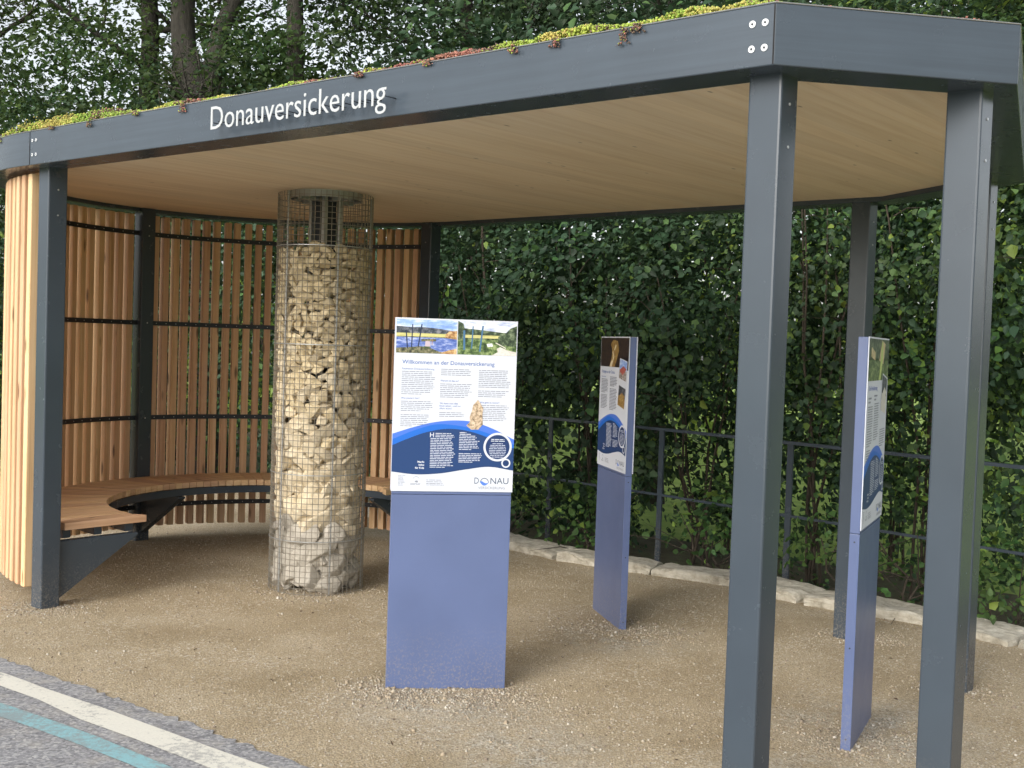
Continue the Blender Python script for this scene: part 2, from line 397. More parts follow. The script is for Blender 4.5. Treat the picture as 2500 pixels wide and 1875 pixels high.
SC = [(-3.6, 13.4), (-1.5, 11.6), (.02, 9.92), (.60, 9.34), (1.66, 8.74), (2.18, 8.16), (2.85, 7.70), (3.27, 7.14), (4.3, 6.0)]
SC = np.array(SC); dd = np.r_[0, np.cumsum(np.hypot(*np.diff(SC, axis=0).T))]
t = 2.2; si = 0
slabels = ['pale edging stone behind the slats just right of the gabion column', 'pale edging stone behind the slats beside the front sign', 'pale edging stone hidden behind the left half of the front sign',
  'edging stone hidden behind the right edge of the front sign', 'first flat edging stone showing right of the front sign', 'edging stone running behind the foot of the middle sign',
  'edging stone between the middle sign and the right front post', 'edging stone crossing behind the right front post', 'long edging stone crossing behind the right sign and the rear post',
  'edging stone crossing behind the corner post', 'edging stone cut off by the right picture edge']
while t < dd[-1]-.3:
    L = [.75, .62, .7, .66, .74, .82, .70, .62, .80, .66, .74, .7, .7][si % 13]
    c = t+L/2; x = float(np.interp(c, dd, SC[:, 0])); y = float(np.interp(c, dd, SC[:, 1]))
    x2 = float(np.interp(c+.2, dd, SC[:, 0])); y2 = float(np.interp(c+.2, dd, SC[:, 1]))
    x1 = float(np.interp(c-.2, dd, SC[:, 0])); y1 = float(np.interp(c-.2, dd, SC[:, 1]))
    if x > -2.5 and si < len(slabels):
        Wd = random.uniform(.30, .38)
        me = slab('edging_stone', si+3, L*.985, Wd, random.uniform(.20, .24)); o = link(bpy.data.objects.new('edging_stone', me))
        o.location = (x, y, gz(x, y)-.03); o.rotation_euler = (random.uniform(-.03, .03), random.uniform(-.03, .03), math.atan2(y2-y1, x2-x1))
        tag(o, slabels[min(si, len(slabels)-1)] if si < len(slabels) else 'edging stone beyond the right picture edge', 'edging stone', 'pale edging stones bordering the gravel')
        si += 1
    t += L+.01
nstones = si

# ------------------------------------------------------------------ shelter
T = WG(2.4, 0)
sh = thing('shelter', T, 'open anthracite steel shelter with wooden soffit, slatted round end and planted flat roof', 'shelter')
# outline of the roof in (a,b)
def outline(inset):
    RR = 1.9-inset
    pts = [( -RR*sin(pi/2*0)+0, -RR)]
    pts = []
    for i in range(49):                                    # from front tangent point round the back
        th = -pi/2 - pi*i/48
        pts.append((RR*cos(th), RR*sin(th)*(1.0)))
    C = [(3.84, 1.70), (4.72, 1.08), (5.365, -1.25), (4.82, -1.90)]
    # inset the faceted corners
    full = [(0, 1.9)]+C+[(0, -1.9)]
    ins = []
    for i in range(1, 5):
        p, q, r_ = np.array(full[i-1]), np.array(full[i]), np.array(full[i+1])
        d1 = (q-p)/np.linalg.norm(q-p); d2 = (r_-q)/np.linalg.norm(r_-q)
        n1 = np.array([d1[1], -d1[0]])*-1; n2 = np.array([d2[1], -d2[0]])*-1   # inward for clockwise order
        if n1 @ (np.array([2., 0])-q) < 0: n1 = -n1
        if n2 @ (np.array([2., 0])-q) < 0: n2 = -n2
        m = n1+n2; m = m/(1+n1@n2); ins.append(tuple(q+m*inset))
    return pts+ins
FH = .195
def band(name, inset0, inset1, z0, z1, mat, parent):
    o1, o2 = outline(inset0), outline(inset1); n = len(o1); mb = MB()
    vs = [WR(a, b, z0) for a, b in o1]+[WR(a, b, z1) for a, b in o1]+[WR(a, b, z1) for a, b in o2]+[WR(a, b, z0) for a, b in o2]
    fs = []
    for i in range(n):
        j = (i+1) % n
        for k in range(4):
            k2 = (k+1) % 4
            fs.append((k*n+i, k*n+j, k2*n+j, k2*n+i))
    mb.add(vs, fs); o = mb.build(name, mat, parent, bevel=.005); 
    md = o.modifiers.new('wn', 'WEIGHTED_NORMAL'); o.data.polygons.foreach_set('use_smooth', [False]*len(o.data.polygons)); return o
fas = band('fascia', 0, .19, 0, FH, M['beam'], sh)
def slabpoly(name, inset, z0, z1, mat, parent):
    o1 = outline(inset); mb = MB(); mb.prism([WR(a, b, z0) for a, b in o1][::-1], [WR(a, b, z1) for a, b in o1][::-1]); return mb.build(name, mat, parent)
slabpoly('soffit', .188, .028, .06, M['soffit'], sh)
slabpoly('roof_deck', .014, .150, FH-.012, M['soil'], sh)
# thin light drip edge on top of the fascia and the joint seams
b_ = band('roof_trim', -.002, .014, FH-.001, FH+.004, M['galv'], sh)
JM = flat('joint', (.01, .01, .012), .8)
for (a0, b0, da, db) in ((.083, -1.9, 0, -1), (4.818, -1.9, .35, -.93), (.083, 1.9, 0, 1)):
    p = Vector(WR(a0, b0, 0)); mb = MB()
    mb.box(p+Vector((0, 0, FH/2)), (DV[0], DV[1], 0), (NV[0], NV[1], 0), (0, 0, 1), .0018, .0022, FH/2-.004)
    mb.build('joint', JM, fas)
for (a, b, dz, rr) in [(.114, -1.9, .140, .009), (.157, -1.9, .140, .009), (.114, -1.9, .058, .009), (.157, -1.9, .058, .009),
                   (4.742, -1.9, .137, .0115), (4.787, -1.9, .137, .0115), (4.742, -1.9, .058, .0115), (4.787, -1.9, .058, .0115)]:
    m_ = MB(); p = Vector(WR(a, b, dz)); nrm = Vector((-NV[0], -NV[1], 0))
    m_.disc(p-nrm*.001, nrm, rr, .004, 18, 0); m_.disc(p+nrm*.003, nrm, rr*.35, .0015, 8, 1); m_.build('bolt', [M['washer'], M['dark']], fas)

# posts: corner (a1 = right face, b0 = front face)
S = .12
posts = [('PL', .10, -1.79, 'front left post at the open end of the slats'), ('P1', 4.795, -1.79, 'front right post'), ('P2', 5.25, -1.24, 'right corner post nearest the picture edge'),
         ('P3', 4.606, .90, 'rear right post mostly hidden behind the corner post'), ('P4', 3.70, 1.53, 'rear post standing behind the right sign'),
         ('P5', -.13, 1.663, 'rear post at the far end of the slats'), ('P6', -1.67, -.06, 'post in the middle of the curved slat wall')]
for nm, a1, b0, lb in posts:
    mb = MB(); a0, a1_, b1 = a1-S, a1, b0+S
    P = [(a0, b0), (a1, b0), (a1, b1), (a0, b1)]
    mb.prism([WG(a, b, -.05) for a, b in P], [WR(a, b, .027) for a, b in P])
    po = mb.build('post', M['steel'], sh, bevel=.008); po['label'] = lb
    if nm == 'PL': spots = [('a', 2.35), ('a', 2.5)]
    elif nm in ('P2', 'P3', 'P4'): spots = [('a', 2.5), ('a', 2.36)]
    elif nm == 'P6': spots = [('a', 2.53), ('a', 2.45), ('a', 1.75), ('a', .98)]
    elif nm == 'P1': spots = [('a', 2.36), ('a', 2.5)]
    else: spots = [('a', 2.42), ('b', 2.5)]
    for ax, z in spots:
        m_ = MB()
        if ax == 'a': p = Vector(W(a1, (b0+b1)/2, z)); nr = Vector((DV[0], DV[1], 0))
        else: p = Vector(W((a0+a1)/2, b0, z)); nr = Vector((-NV[0], -NV[1], 0))
        m_.disc(p-nr*.001, nr, .005, .004, 8); m_.build('bolt', M['bolt'], po)

# slats and curved rails
nq = 27; slats = []
for q, (t0, t1) in enumerate(((-pi/2, -pi), (-pi, -3*pi/2+.135))):
    g = .075/1.76
    for i in range(nq):
        u = (i+.5)/nq; th = t0+(t1-t0)*(g/(pi/2))+(t1-t0)*(1-2*g/(pi/2))*u + random.gauss(0, .0008)
        rad = Vector((cos(th)*DV[0]+sin(th)*NV[0], cos(th)*DV[1]+sin(th)*NV[1], 0)); tan = Vector((-rad.y, rad.x, 0))
        c = Vector(W(1.762*cos(th), 1.762*sin(th)))
        zb = .10+gz(c.x, c.y); zt = RZ(c.x, c.y)-.022; tl = random.gauss(0, .0012)
        mb = MB(); hx, hy = .0265, .034
        b4 = [c+tan*s*hx+rad*r*hy for s, r in ((-1, -1), (1, -1), (1, 1), (-1, 1))]
        mb.prism([(p.x, p.y, zb) for p in b4], [(p.x+tl, p.y+tl, zt) for p in b4]); mb.build('slat', M['slat'], sh, bevel=.006)
    for z in (2.47, 1.75, .98, .25):
        mb = MB(); n = 30; ga = .062/1.72; vs = []; fs = []
        for i in range(n+1):
            th = t0+(t1-t0)*(ga/(pi/2))+(t1-t0)*(1-2*ga/(pi/2))*i/n
            for r_, zz in ((1.728, z-.018), (1.728, z+.018), (1.716, z+.018), (1.716, z-.018)):
                a, b = r_*cos(th), r_*sin(th); vs.append(W(a, b, zz))
        for i in range(n):
            for k in range(4): fs.append((4*i+k, 4*i+(k+1) % 4, 4*i+4+(k+1) % 4, 4*i+4+k))
        fs += [(0, 1, 2, 3), (4*n+3, 4*n+2, 4*n+1, 4*n)]
        mb.add(vs, fs)
        # screw heads belong to the rail
        for i in range(nq):
            u = (i+.5)/nq; th = t0+(t1-t0)*(g/(pi/2))+(t1-t0)*(1-2*g/(pi/2))*u
            p = Vector(W(1.7165*cos(th), 1.7165*sin(th), z)); q_ = Vector(W(1.70*cos(th), 1.70*sin(th), z))
            mb.disc(p, q_-p, .0035, .003, 6, 1)
        mb.build('rail', [M['dark'], M['bolt']], sh)

# sign lettering on the front edge beam, letters stand off on pins
def text_mesh(s, size=1.0, sx=1.0, extrude=0, align='LEFT', offset=0.0, sp=1.0):
    cu = bpy.data.curves.new('txt', 'FONT'); cu.body = s; cu.size = size; cu.extrude = extrude; cu.align_x = align; cu.offset = offset
    cu.resolution_u = 3; cu.space_character = sp
    o = bpy.data.objects.new('txt', cu); col.objects.link(o); bpy.context.view_layer.update()
    dg = bpy.context.evaluated_depsgraph_get(); me = bpy.data.meshes.new_from_object(o.evaluated_get(dg)); bpy.data.objects.remove(o); bpy.data.curves.remove(cu)
    if sx != 1.0: me.transform(Matrix.Scale(sx, 4, (1, 0, 0)))
    return me
word = 'Donauversickerung'
def ext(me):
    v = np.empty(len(me.vertices)*3); me.vertices.foreach_get('co', v); v = v.reshape(-1, 3); return v.min(0), v.max(0)
cap = ext(text_mesh('D'))[1][1]; sz = .107/cap
lo, hi = ext(text_mesh(word, sz)); wid = hi[0]-lo[0]; fx = (3.127-1.933)/wid
base_z = .035
for i, ch in enumerate(word):
    # x of this letter from prefix widths
    l1, h1 = ext(text_mesh(word[:i+1], sz)); lc, hc = ext(text_mesh(ch, sz))
    off_x = h1[0]-hc[0]-lo[0]
    me = text_mesh(ch, sz, 1, .0015, offset=-.0005); me.transform(Matrix.Scale(fx, 4, (1, 0, 0)))
    ox, oy, oz = WR(1.933+off_x*fx, -1.962, base_z)
    mt = Matrix(((DV[0], 0, -NV[0], ox), (DV[1], 0, -NV[1], oy), (0, 1, 0, oz), (0, 0, 0, 1)))
    me.transform(mt); me.materials.append(M['white'])
    le = link(bpy.data.objects.new('letter', me)); place(le, fas)
    m_ = MB(); l0, h0 = ext(text_mesh(ch, sz)); cx = {'D': .012, 'n': .008, 'u': .008, 'r': .008}.get(ch, (l0[0]+h0[0])/2*fx)
    zc = .035 if ch != 'g' else .03
    if ch in 'oeacsg': cx = h0[0]*fx*.88 if ch in 'oag' else h0[0]*fx*.5
    aa = 1.933+off_x*fx+cx
    pz = base_z+ (.035 if ch not in 'ecs' else .03)
    m_.tube([WR(aa, -1.960, pz), WR(aa, -1.899, pz)], .0022, 6)
    if ch in 'Dnu': m_.tube([WR(aa+(.055 if ch == 'D' else .04)*fx, -1.960, pz), WR(aa+(.055 if ch == 'D' else .04)*fx, -1.899, pz)], .0022, 6)
    m_.build('pin', M['dark'], fas)

# ------------------------------------------------------------------ bench
be = thing('curved_bench', WG(-1.2, 0), 'curved wooden slat bench on dark steel brackets inside the round end', 'bench')
ca, cb, ri, ro = -.03, .03, 1.14, 1.67
zt, th_ = .502, .045
NP = 58
for i in range(NP):
    t0 = pi/2+pi*i/NP; t1 = pi/2+pi*(i+1)/NP; g0 = .0022/ri
    mb = MB()
    def P(r_, th): return (ca+r_*cos(th), cb+r_*sin(th)) if r_ < 1.5 else (r_*cos(th)*1.0, r_*sin(th)*1.0)
    q = [P(ri, t0+g0), P(ro, t0+g0*.8), P(ro, t1-g0*.8), P(ri, t1-g0)]
    z0 = zt+random.gauss(0, .0008)
    mb.prism([W(a, b, z0-th_) for a, b in q], [W(a, b, z0) for a, b in q])
    o = mb.build('plank', M['seat'], be, bevel=.003)
# end planks run straight from post to tip
for sgn in (-1, 1):
    q = [(-.028, sgn*1.62), (.052, sgn*1.62), (.052, sgn*1.06), (-.028, sgn*1.10)]
    if sgn > 0: q = q[::-1]
    mb = MB(); mb.prism([W(a, b, zt-th_) for a, b in q], [W(a, b, zt) for a, b in q]); mb.build('plank', M['seat'], be, bevel=.003)
for r_, w_ in ((1.185, .028), (1.40, .026), (1.61, .026)):
    mb = MB(); n = 60; vs = []; fs = []
    for i in range(n+1):
        th = pi/2+pi*i/n
        for dr, zz in ((-w_, zt-th_-.002), (w_, zt-th_-.002), (w_, zt-th_-.056), (-w_, zt-th_-.056)):
            vs.append(W(ca+(r_+dr)*cos(th)+.03, cb+(r_+dr)*sin(th), zz))
    for i in range(n):
        for k in range(4): fs.append((4*i+k, 4*i+(k+1) % 4, 4*i+4+(k+1) % 4, 4*i+4+k))
    fs += [(0, 1, 2, 3), (4*n+3, 4*n+2, 4*n+1, 4*n)]
    mb.add(vs, fs); mb.build('support_rail', M['steel'], be)
for th in (-pi/2, pi, pi/2):
    # tapered bracket from post foot to seat tip
    u = np.array([cos(th), sin(th)]); tt = np.array([-u[1], u[0]])
    o_ = np.array([0.04, 0.0]) if abs(u[1]) > .5 else np.array([0, 0])
    if th == pi/2: o_ = np.array([-.19, 0])
    prof = [(1.68, .05), (1.66, .05), (1.13, .385), (1.13, .398), (1.68, .398)]
    mb = MB()
    A_ = [W(*(o_+u*r_+tt*.030), z) for r_, z in prof]; B_ = [W(*(o_+u*r_-tt*.030), z) for r_, z in prof]
    mb.prism(A_, B_); mb.build('bracket', M['steel'], be, bevel=.003)

# ------------------------------------------------------------------ gabion column
gx, gy = -1.30, 7.81; g0 = gz(gx, gy); GR = .318
ga = thing('gabion_column', (gx, gy, g0), 'round galvanised wire mesh column around the roof support, filled with limestone', 'gabion')
top = RZ(gx, gy)+.012
mb = MB(); nv = 54; pitch = .0375
for i in range(nv):
    a = 2*pi*i/nv; r_ = GR
    mb.tube([(gx+r_*cos(a), gy+r_*sin(a), g0+.0), (gx+r_*cos(a), gy+r_*sin(a), top)], .0021, 4, cap=False)
z = g0+.012; k = 0
while z < top:
    mb.tube([(gx+(GR+.003)*cos(2*pi*i/48), gy+(GR+.003)*sin(2*pi*i/48), z) for i in range(49)], .0021, 4, cap=False)
    z += pitch; k += 1
mb.build('wire_mesh', M['wire'], ga)
for ang in (228, 296, 20, 120):
    a = R(ang); mb = MB(); mb.tube([(gx+(GR-.008)*cos(a), gy+(GR-.008)*sin(a), g0-.02), (gx+(GR-.008)*cos(a), gy+(GR-.008)*sin(a), top)], .006, 6); mb.build('upright_rod', M['galv'], ga)
for zz in (g0+.36, g0+.80, g0+1.66, g0+2.31):
    mb = MB(); mb.tube([(gx+(GR+.004)*cos(2*pi*i/48), gy+(GR+.004)*sin(2*pi*i/48), zz) for i in range(49)], .0035, 5, cap=False); mb.build('ring', M['galv'], ga)
mb = MB()
mb.lbox
def gbox(mb, dx, dy, hx, hy, z0, z1, mi=0):
    c = Vector((gx, gy, 0))+Vector((dx, dy, 0)); mb.box((c.x, c.y, (z0+z1)/2), (DV[0], DV[1], 0), (NV[0], NV[1], 0), (0, 0, 1), hx, hy, (z1-z0)/2, mi)
gbox(mb, 0, 0, .05, .05, g0-.02, RZ(gx, gy)+.03); mb.build('core_post', M['dark'], ga, bevel=.004)
for s_ in (-1, 1):
    for s2 in (-1, 1):
        mb = MB(); gbox(mb, DV[0]*.066*s_+NV[0]*.066*s2, DV[1]*.066*s_+NV[1]*.066*s2, .014, .014, g0, RZ(gx, gy)+.027); mb.build('angle_bar', M['galv'], ga)
mb = MB(); n = 40; hz = RZ(gx, gy)
for r_ in (1,):
    vs = []; fs = []
    for i in range(n):
        a = 2*pi*i/n
        for rr, zz in ((.245, hz-.02), (.245, hz+.027), (.235, hz+.027), (.235, hz-.02)): vs.append((gx+rr*cos(a), gy+rr*sin(a), zz))
    for i in range(n):
        j = (i+1) % n
        for k in range(4): fs.append((4*i+k, 4*i+(k+1) % 4, 4*j+(k+1) % 4, 4*j+k))
    mb.add(vs, fs)
gbox(mb, 0, 0, .23, .02, hz-.03, hz+.02); gbox(mb, 0, 0, .02, .23, hz-.032, hz+.018); mb.build('head_frame', M['galv'], ga)
# stones
rocks = {k: [rock_mesh('stone', 10*j+i, 15) for i in range(7)] for j, k in enumerate('ypg')}
for k in rocks:
    for me in rocks[k]: me.materials.append(M['stone_'+k])
def ssize(z):
    return float(np.interp(z, [0, .35, .9, 1.25, 1.6, 2.3], [.108, .098, .070, .050, .039, .035]))
cand = []; r2 = random.Random(3)
view = math.atan2(-gy, -gx)
zs = np.array([[r2.uniform(-pi*.62, pi*.62), r2.uniform(.02, 2.27)] for _ in range(12000)])
acc = []
def try_add(u, z, s):
    for (u2, z2, s2) in acc:
        du = (u-u2)*.30; dz = z-z2
        if du*du+dz*dz*1.25 < ((s+s2)*.77)**2: return False
    acc.append((u, z, s)); return True
for u, z in zs: try_add(u, z, ssize(z)*r2.uniform(.82, 1.25))
for u, z in zs[:5000]: try_add(u, z, ssize(z)*.62)
acc.sort(key=lambda t: -t[2]*(1 if abs(t[0]) < pi*.52 else .01))
labs = {'g': ('grey white block of limestone near the foot of the wire column', 'large stones low in the gabion column'),
        'p': ('fist sized pale limestone in the middle of the wire column', 'middle stones of the gabion column'),
        'y': ('small yellowish limestone in the upper part of the wire column', 'small stones high in the gabion column')}
rest = MB()
def put_rock(u, z, s, idx, indiv):
    kind = 'g' if z < .42 + r2.uniform(-.1, .12) else ('p' if z < 1.25+r2.uniform(-.45, .45) else 'y')
    s *= 1.27
    me = r2.choice(rocks[kind]); dep = s*.72
    r_ = max(.02, GR-.008-dep*1.02); a = view+u
    loc = Vector((gx+r_*cos(a), gy+r_*sin(a), g0+z+s*.25+.01))
    fac = Vector((s*r2.uniform(.95, 1.35), s*r2.uniform(.85, 1.0), dep))
    # local z -> radial outward; spin around it
    rad = Vector((cos(a), sin(a), 0)); Z = Vector((0, 0, 1)); T_ = Z.cross(rad)
    base = Matrix((T_, Z, rad)).transposed().to_4x4(); spin = Matrix.Rotation(r2.uniform(-.7, .7), 4, 'Z') @ Matrix.Rotation(r2.uniform(-.2, .2), 4, 'X')
    mw = Matrix.Translation(loc) @ base @ spin @ Matrix.Diagonal((fac.x, fac.y, fac.z, 1))
    if indiv:
        o = link(bpy.data.objects.new('stone', me)); o.matrix_world = mw
        tag(o, labs[kind][0], 'stone', labs[kind][1])
    else:
        rest.add([mw @ v.co for v in me.vertices], [tuple(p.vertices) for p in me.polygons], 'ypg'.index(kind))
for i, (u, z, s) in enumerate(acc): put_rock(u, z, s, i, i < 285)
for i in range(950):                                        # fill behind the outer layer
    z = r2.uniform(.02, 2.22); s = ssize(z)*r2.uniform(.55, .85); a = r2.uniform(0, 2*pi); r_ = r2.uniform(.14, GR-.03-s*1.1)
    me = rocks['g' if z < .42 else ('p' if z < 1.2 else 'y')][i % 7]
    mw = Matrix.Translation((gx+r_*cos(a), gy+r_*sin(a), g0+z+.03)) @ Matrix.Rotation(r2.uniform(0, 6), 4, (r2.random()+.1, r2.random(), r2.random())) @ Matrix.Diagonal((s*1.2, s, s*.9, 1))
    rest.add([mw @ v.co for v in me.vertices], [tuple(p.vertices) for p in me.polygons], 'ypg'.index('g' if z < .42 else ('p' if z < 1.2 else 'y')))
for i in range(130):
    z = r2.uniform(.02, 2.22); s = ssize(z); a = view+r2.uniform(pi*.62, 2*pi-pi*.62); r_ = GR-.01-s*.8
    me = rocks['g' if z < .42 else ('p' if z < 1.2 else 'y')][i % 7]
    mw = Matrix.Translation((gx+r_*cos(a), gy+r_*sin(a), g0+z+.03)) @ Matrix.Rotation(r2.uniform(0, 6), 4, (r2.random()+.1, r2.random(), r2.random())) @ Matrix.Diagonal((s*1.2, s, s*.75, 1))
    rest.add([mw @ v.co for v in me.vertices], [tuple(p.vertices) for p in me.polygons], 'ypg'.index('g' if z < .42 else ('p' if z < 1.2 else 'y')))
o = rest.build('stone_fill', [M['stone_y'], M['stone_p'], M['stone_g']], None, (gx, gy, g0))
tag(o, 'smaller limestone fill seen between the stones of the wire column', 'stones', kind='stuff')

# ------------------------------------------------------------------ info signs
PT, PB, SWd, ST = 1.80, .965, .594, .051
PH = PT-PB
cols = {}
def cm(c, r_=.45):
    k = tuple(round(x, 3) for x in c)
    if k not in cols: cols[k] = flat('print', k, r_, 0, .4)
    return cols[k]
def photo_mat(name, stops, scale, seedv, stretch=(1, 1, 1)):
    m, nt, b = newmat(name); v = coords(nt, stretch); n = noise(nt, v, scale, 6, .7)
    nt.links.new(ramp(nt, n, stops), b.inputs['Base Color']); b.inputs['Roughness'].default_value = .4; return m
PM = {
 'sky': photo_mat('print_sky', [(.35, (.13, .24, .62)), (.5, (.30, .45, .80)), (.65, (.80, .84, .92))], 9, 0, (1, 1, 3)),
 'sky2': photo_mat('print_clouds', [(.35, (.30, .36, .58)), (.5, (.62, .67, .80)), (.65, (.88, .90, .94))], 12, 0, (1, 1, 3)),
 'forest': photo_mat('print_forest', [(.38, (.012, .018, .03)), (.5, (.05, .065, .085)), (.64, (.22, .22, .25))], 45, 0),
 'field': photo_mat('print_field', [(.3, (.40, .40, .12)), (.6, (.62, .58, .25)), (.8, (.75, .68, .35))], 30, 0, (1, 1, 6)),
 'water': photo_mat('print_water', [(.38, (.03, .07, .30)), (.5, (.12, .19, .50)), (.64, (.50, .55, .70))], 16, 0, (1, 1, 3)),
 'autumn': photo_mat('print_autumn', [(.38, (.20, .09, .04)), (.5, (.45, .26, .10)), (.62, (.70, .52, .28))], 42, 0),
 'bank': photo_mat('print_bank', [(.40, (.02, .02, .02)), (.5, (.10, .11, .05)), (.62, (.32, .28, .18))], 42, 0),
 'green': photo_mat('print_green', [(.38, (.015, .035, .012)), (.5, (.08, .14, .04)), (.62, (.30, .38, .16))], 42, 0),
 'dgreen': photo_mat('print_dgreen', [(.38, (.008, .018, .010)), (.5, (.05, .08, .04)), (.62, (.20, .25, .15))], 42, 0),
 'path': photo_mat('print_path', [(.3, (.50, .47, .42)), (.6, (.68, .66, .62)), (.8, (.8, .78, .76))], 60, 0),
 'cave': photo_mat('print_cave', [(.35, (.008, .006, .012)), (.55, (.03, .02, .02)), (.75, (.12, .08, .05))], 40, 0),
 'gold': photo_mat('print_gold', [(.3, (.12, .07, .02)), (.55, (.32, .20, .06)), (.8, (.70, .60, .40))], 60, 0),
 'rock': photo_mat('print_rock', [(.35, (.10, .07, .04)), (.5, (.50, .38, .26)), (.7, (.78, .66, .52))], 75, 0),
 'roof': photo_mat('print_roof', [(.3, (.25, .05, .04)), (.6, (.45, .12, .10)), (.8, (.5, .3, .3))], 60, 0),
 'town': photo_mat('print_town', [(.35, (.03, .02, .02)), (.5, (.30, .26, .24)), (.7, (.8, .8, .8))], 70, 0),
 'blossom': photo_mat('print_blossom', [(.3, (.30, .28, .10)), (.55, (.60, .48, .28)), (.8, (.80, .72, .55))], 40, 0, (1, 1, .6)),
}
NAVY = (.012, .045, .150); NAVY2 = (.010, .035, .125); BLUE = (.012, .13, .55); PERI = (.065, .17, .62); TXT = (.22, .24, .30); HEAD = (.05, .12, .36); PAPER = (.60, .635, .71)
def spline(pts, n=40):
    P = np.array(pts); t = np.linspace(P[0, 0], P[-1, 0], n)
    # smooth through points (Catmull-like via cubic hermite)
    d = np.gradient(P[:, 1], P[:, 0]); out = []
    for x in t:
        i = min(max(np.searchsorted(P[:, 0], x)-1, 0), len(P)-2); h = P[i+1, 0]-P[i, 0]; s = (x-P[i, 0])/h
        y = (2*s**3-3*s**2+1)*P[i, 1]+(s**3-2*s**2+s)*h*d[i]+(-2*s**3+3*s**2)*P[i+1, 1]+(s**3-s**2)*h*d[i+1]; out.append((float(x), float(y)))
    return out
class Poster:
    """flat print: u 0..1 left-right, v 0..1 top-down; each layer of ink lies 0.3 mm over the one below"""
    def __init__(s): s.mb = MB(); s.mats = []; s.texts = []
    def mi(s, m):
        if m not in s.mats: s.mats.append(m)
        return s.mats.index(m)
    def P(s, u, v, L): return (u*SWd, -.0008-.0003*L, PT-v*PH)
    def poly(s, pts, m, L=1):
        if not hasattr(m, 'node_tree'): m = cm(m)
        s.mb.add([s.P(u, v, L) for u, v in pts], [tuple(range(len(pts)))], s.mi(m))
    def strip(s, up, lo, m, L):
        if not hasattr(m, 'node_tree'): m = cm(m)
        n = len(up); vs = [s.P(*p, L) for p in up]+[s.P(*p, L) for p in lo]
        s.mb.add(vs, [(i, i+1, n+i+1, n+i) for i in range(n-1)], s.mi(m))
    def rect(s, u0, v0, u1, v1, m, L=1): s.poly([(u0, v1), (u1, v1), (u1, v0), (u0, v0)], m, L)
    def ring(s, u, v, r0, r1, m, L):
        n = 40; asp = SWd/PH
        up = [(u+r1*cos(2*pi*i/n), v+r1*asp*sin(2*pi*i/n)) for i in range(n+1)]; lo = [(u+r0*cos(2*pi*i/n), v+r0*asp*sin(2*pi*i/n)) for i in range(n+1)]
        s.strip(up, lo, m, L)
    def line(s, p, q, w, m, L=3):
        (u0, v0), (u1, v1) = p, q; asp = PH/SWd; dx, dy = u1-u0, (v1-v0)*asp; l = math.hypot(dx, dy); nx, ny = -dy/l*w/2, dx/l*w/2/asp
        s.poly([(u0+nx, v0+ny), (u0-nx, v0-ny), (u1-nx, v1-ny), (u1+nx, v1+ny)], m, L)
    def para(s, u0, u1, v0, n, m=TXT, dv=.0108, h=.0040, L=1, last=.6, center=False, rag=.04):
        rr = random.Random(int(u0*1000+v0*1000))
        for i in range(n):
            v = v0+i*dv; e = u1-rr.random()*rag if i < n-1 else u0+(u1-u0)*last
            x = u0
            if center: w_ = (u1-u0)*(math.sqrt(max(.1, 1-((i-(n-1)/2)/(n/2+.6))**2)))*rr.uniform(.85, 1); x = (u0+u1)/2-w_/2; e = (u0+u1)/2+w_/2
            while x < e:
                w_ = rr.uniform(.015, .06); x1 = min(e, x+w_); s.rect(x, v, x1, v+h, m, L); x = x1+.005
    def text(s, t, u, v, h, c, w=None, L=1, bold=0.0, align='LEFT'):
        """v = baseline, h = cap height in v; w = full width in u"""
        me = text_mesh(t, 1.0, offset=bold); lo, hi = ext(me); capn = cap
        sy = h*PH/capn; sx = sy if w is None else w*SWd/(hi[0]-lo[0])
        x0 = u*SWd - (lo[0]*sx if align == 'LEFT' else hi[0]*sx)
        vs = [(x0+p.co.x*sx, -.0008-.0003*L, PT-v*PH+p.co.y*sy) for p in me.vertices]
        s.mb.add(vs, [tuple(p.vertices) for p in me.polygons], s.mi(cm(c)))
    def waves(s, shift=0):
        top = spline([(0, .668), (.15, .632), (.33, .598), (.5, .584), (.65, .590), (.82, .628), (1, .690)])
        mid = spline([(0, .700), (.2, .640), (.35, .610), (.5, .612), (.65, .630), (.82, .665), (1, .72)])
        navy = spline([(0, .735), (.12, .697), (.28, .655), (.45, .634), (.6, .642), (.75, .672), (.88, .712), (1, .742)])
        bot = spline([(0, .888), (.2, .902), (.4, .894), (.6, .870), (.8, .852), (1, .872)])
        s.strip(top, navy, PERI, 1); s.strip(mid, navy, BLUE, 2); s.strip(navy, bot, NAVY, 3)
    def kids(s, colA, colB):
        s.ring(.865, .735, .100, .118, PAPER, 4); s.ring(.865, .735, 0, .100, NAVY2, 4)
        s.ring(.938, .829, .026, .038, PAPER, 5); s.ring(.938, .829, 0, .026, NAVY2, 5)
        s.para(.80, .93, .6885, 2, PAPER, .0095, .0045, 5, center=True); s.para(.785, .945, .7135, 9, (.55, .60, .72), .0098, .0035, 5, center=True)
        s.text('H', .305, .684, .026, PAPER, None, 4, .01)
        s.para(.350, .505, .660, 3, (.62, .66, .75), .0098, .0036, 4, last=1)
        s.para(.310, .515, .690, colA-3, (.62, .66, .75), .0098, .0036, 4)
        s.para(.548, .64, .652, 2, PAPER, .0095, .0045, 4, last=1)
        s.para(.545, .715, .672, 9, (.62, .66, .75), .0098, .0036, 4)
        s.para(.545, .735, .775, colB-10, (.62, .66, .75), .0098, .0036, 4)
        for k, (t, w_) in enumerate((('Merlis', .055), ('Infos', .045), ('für Kids', .075))):
            s.text(t, .265, .834+k*.0175, .0105, PAPER, w_, 4, .03, 'RIGHT')
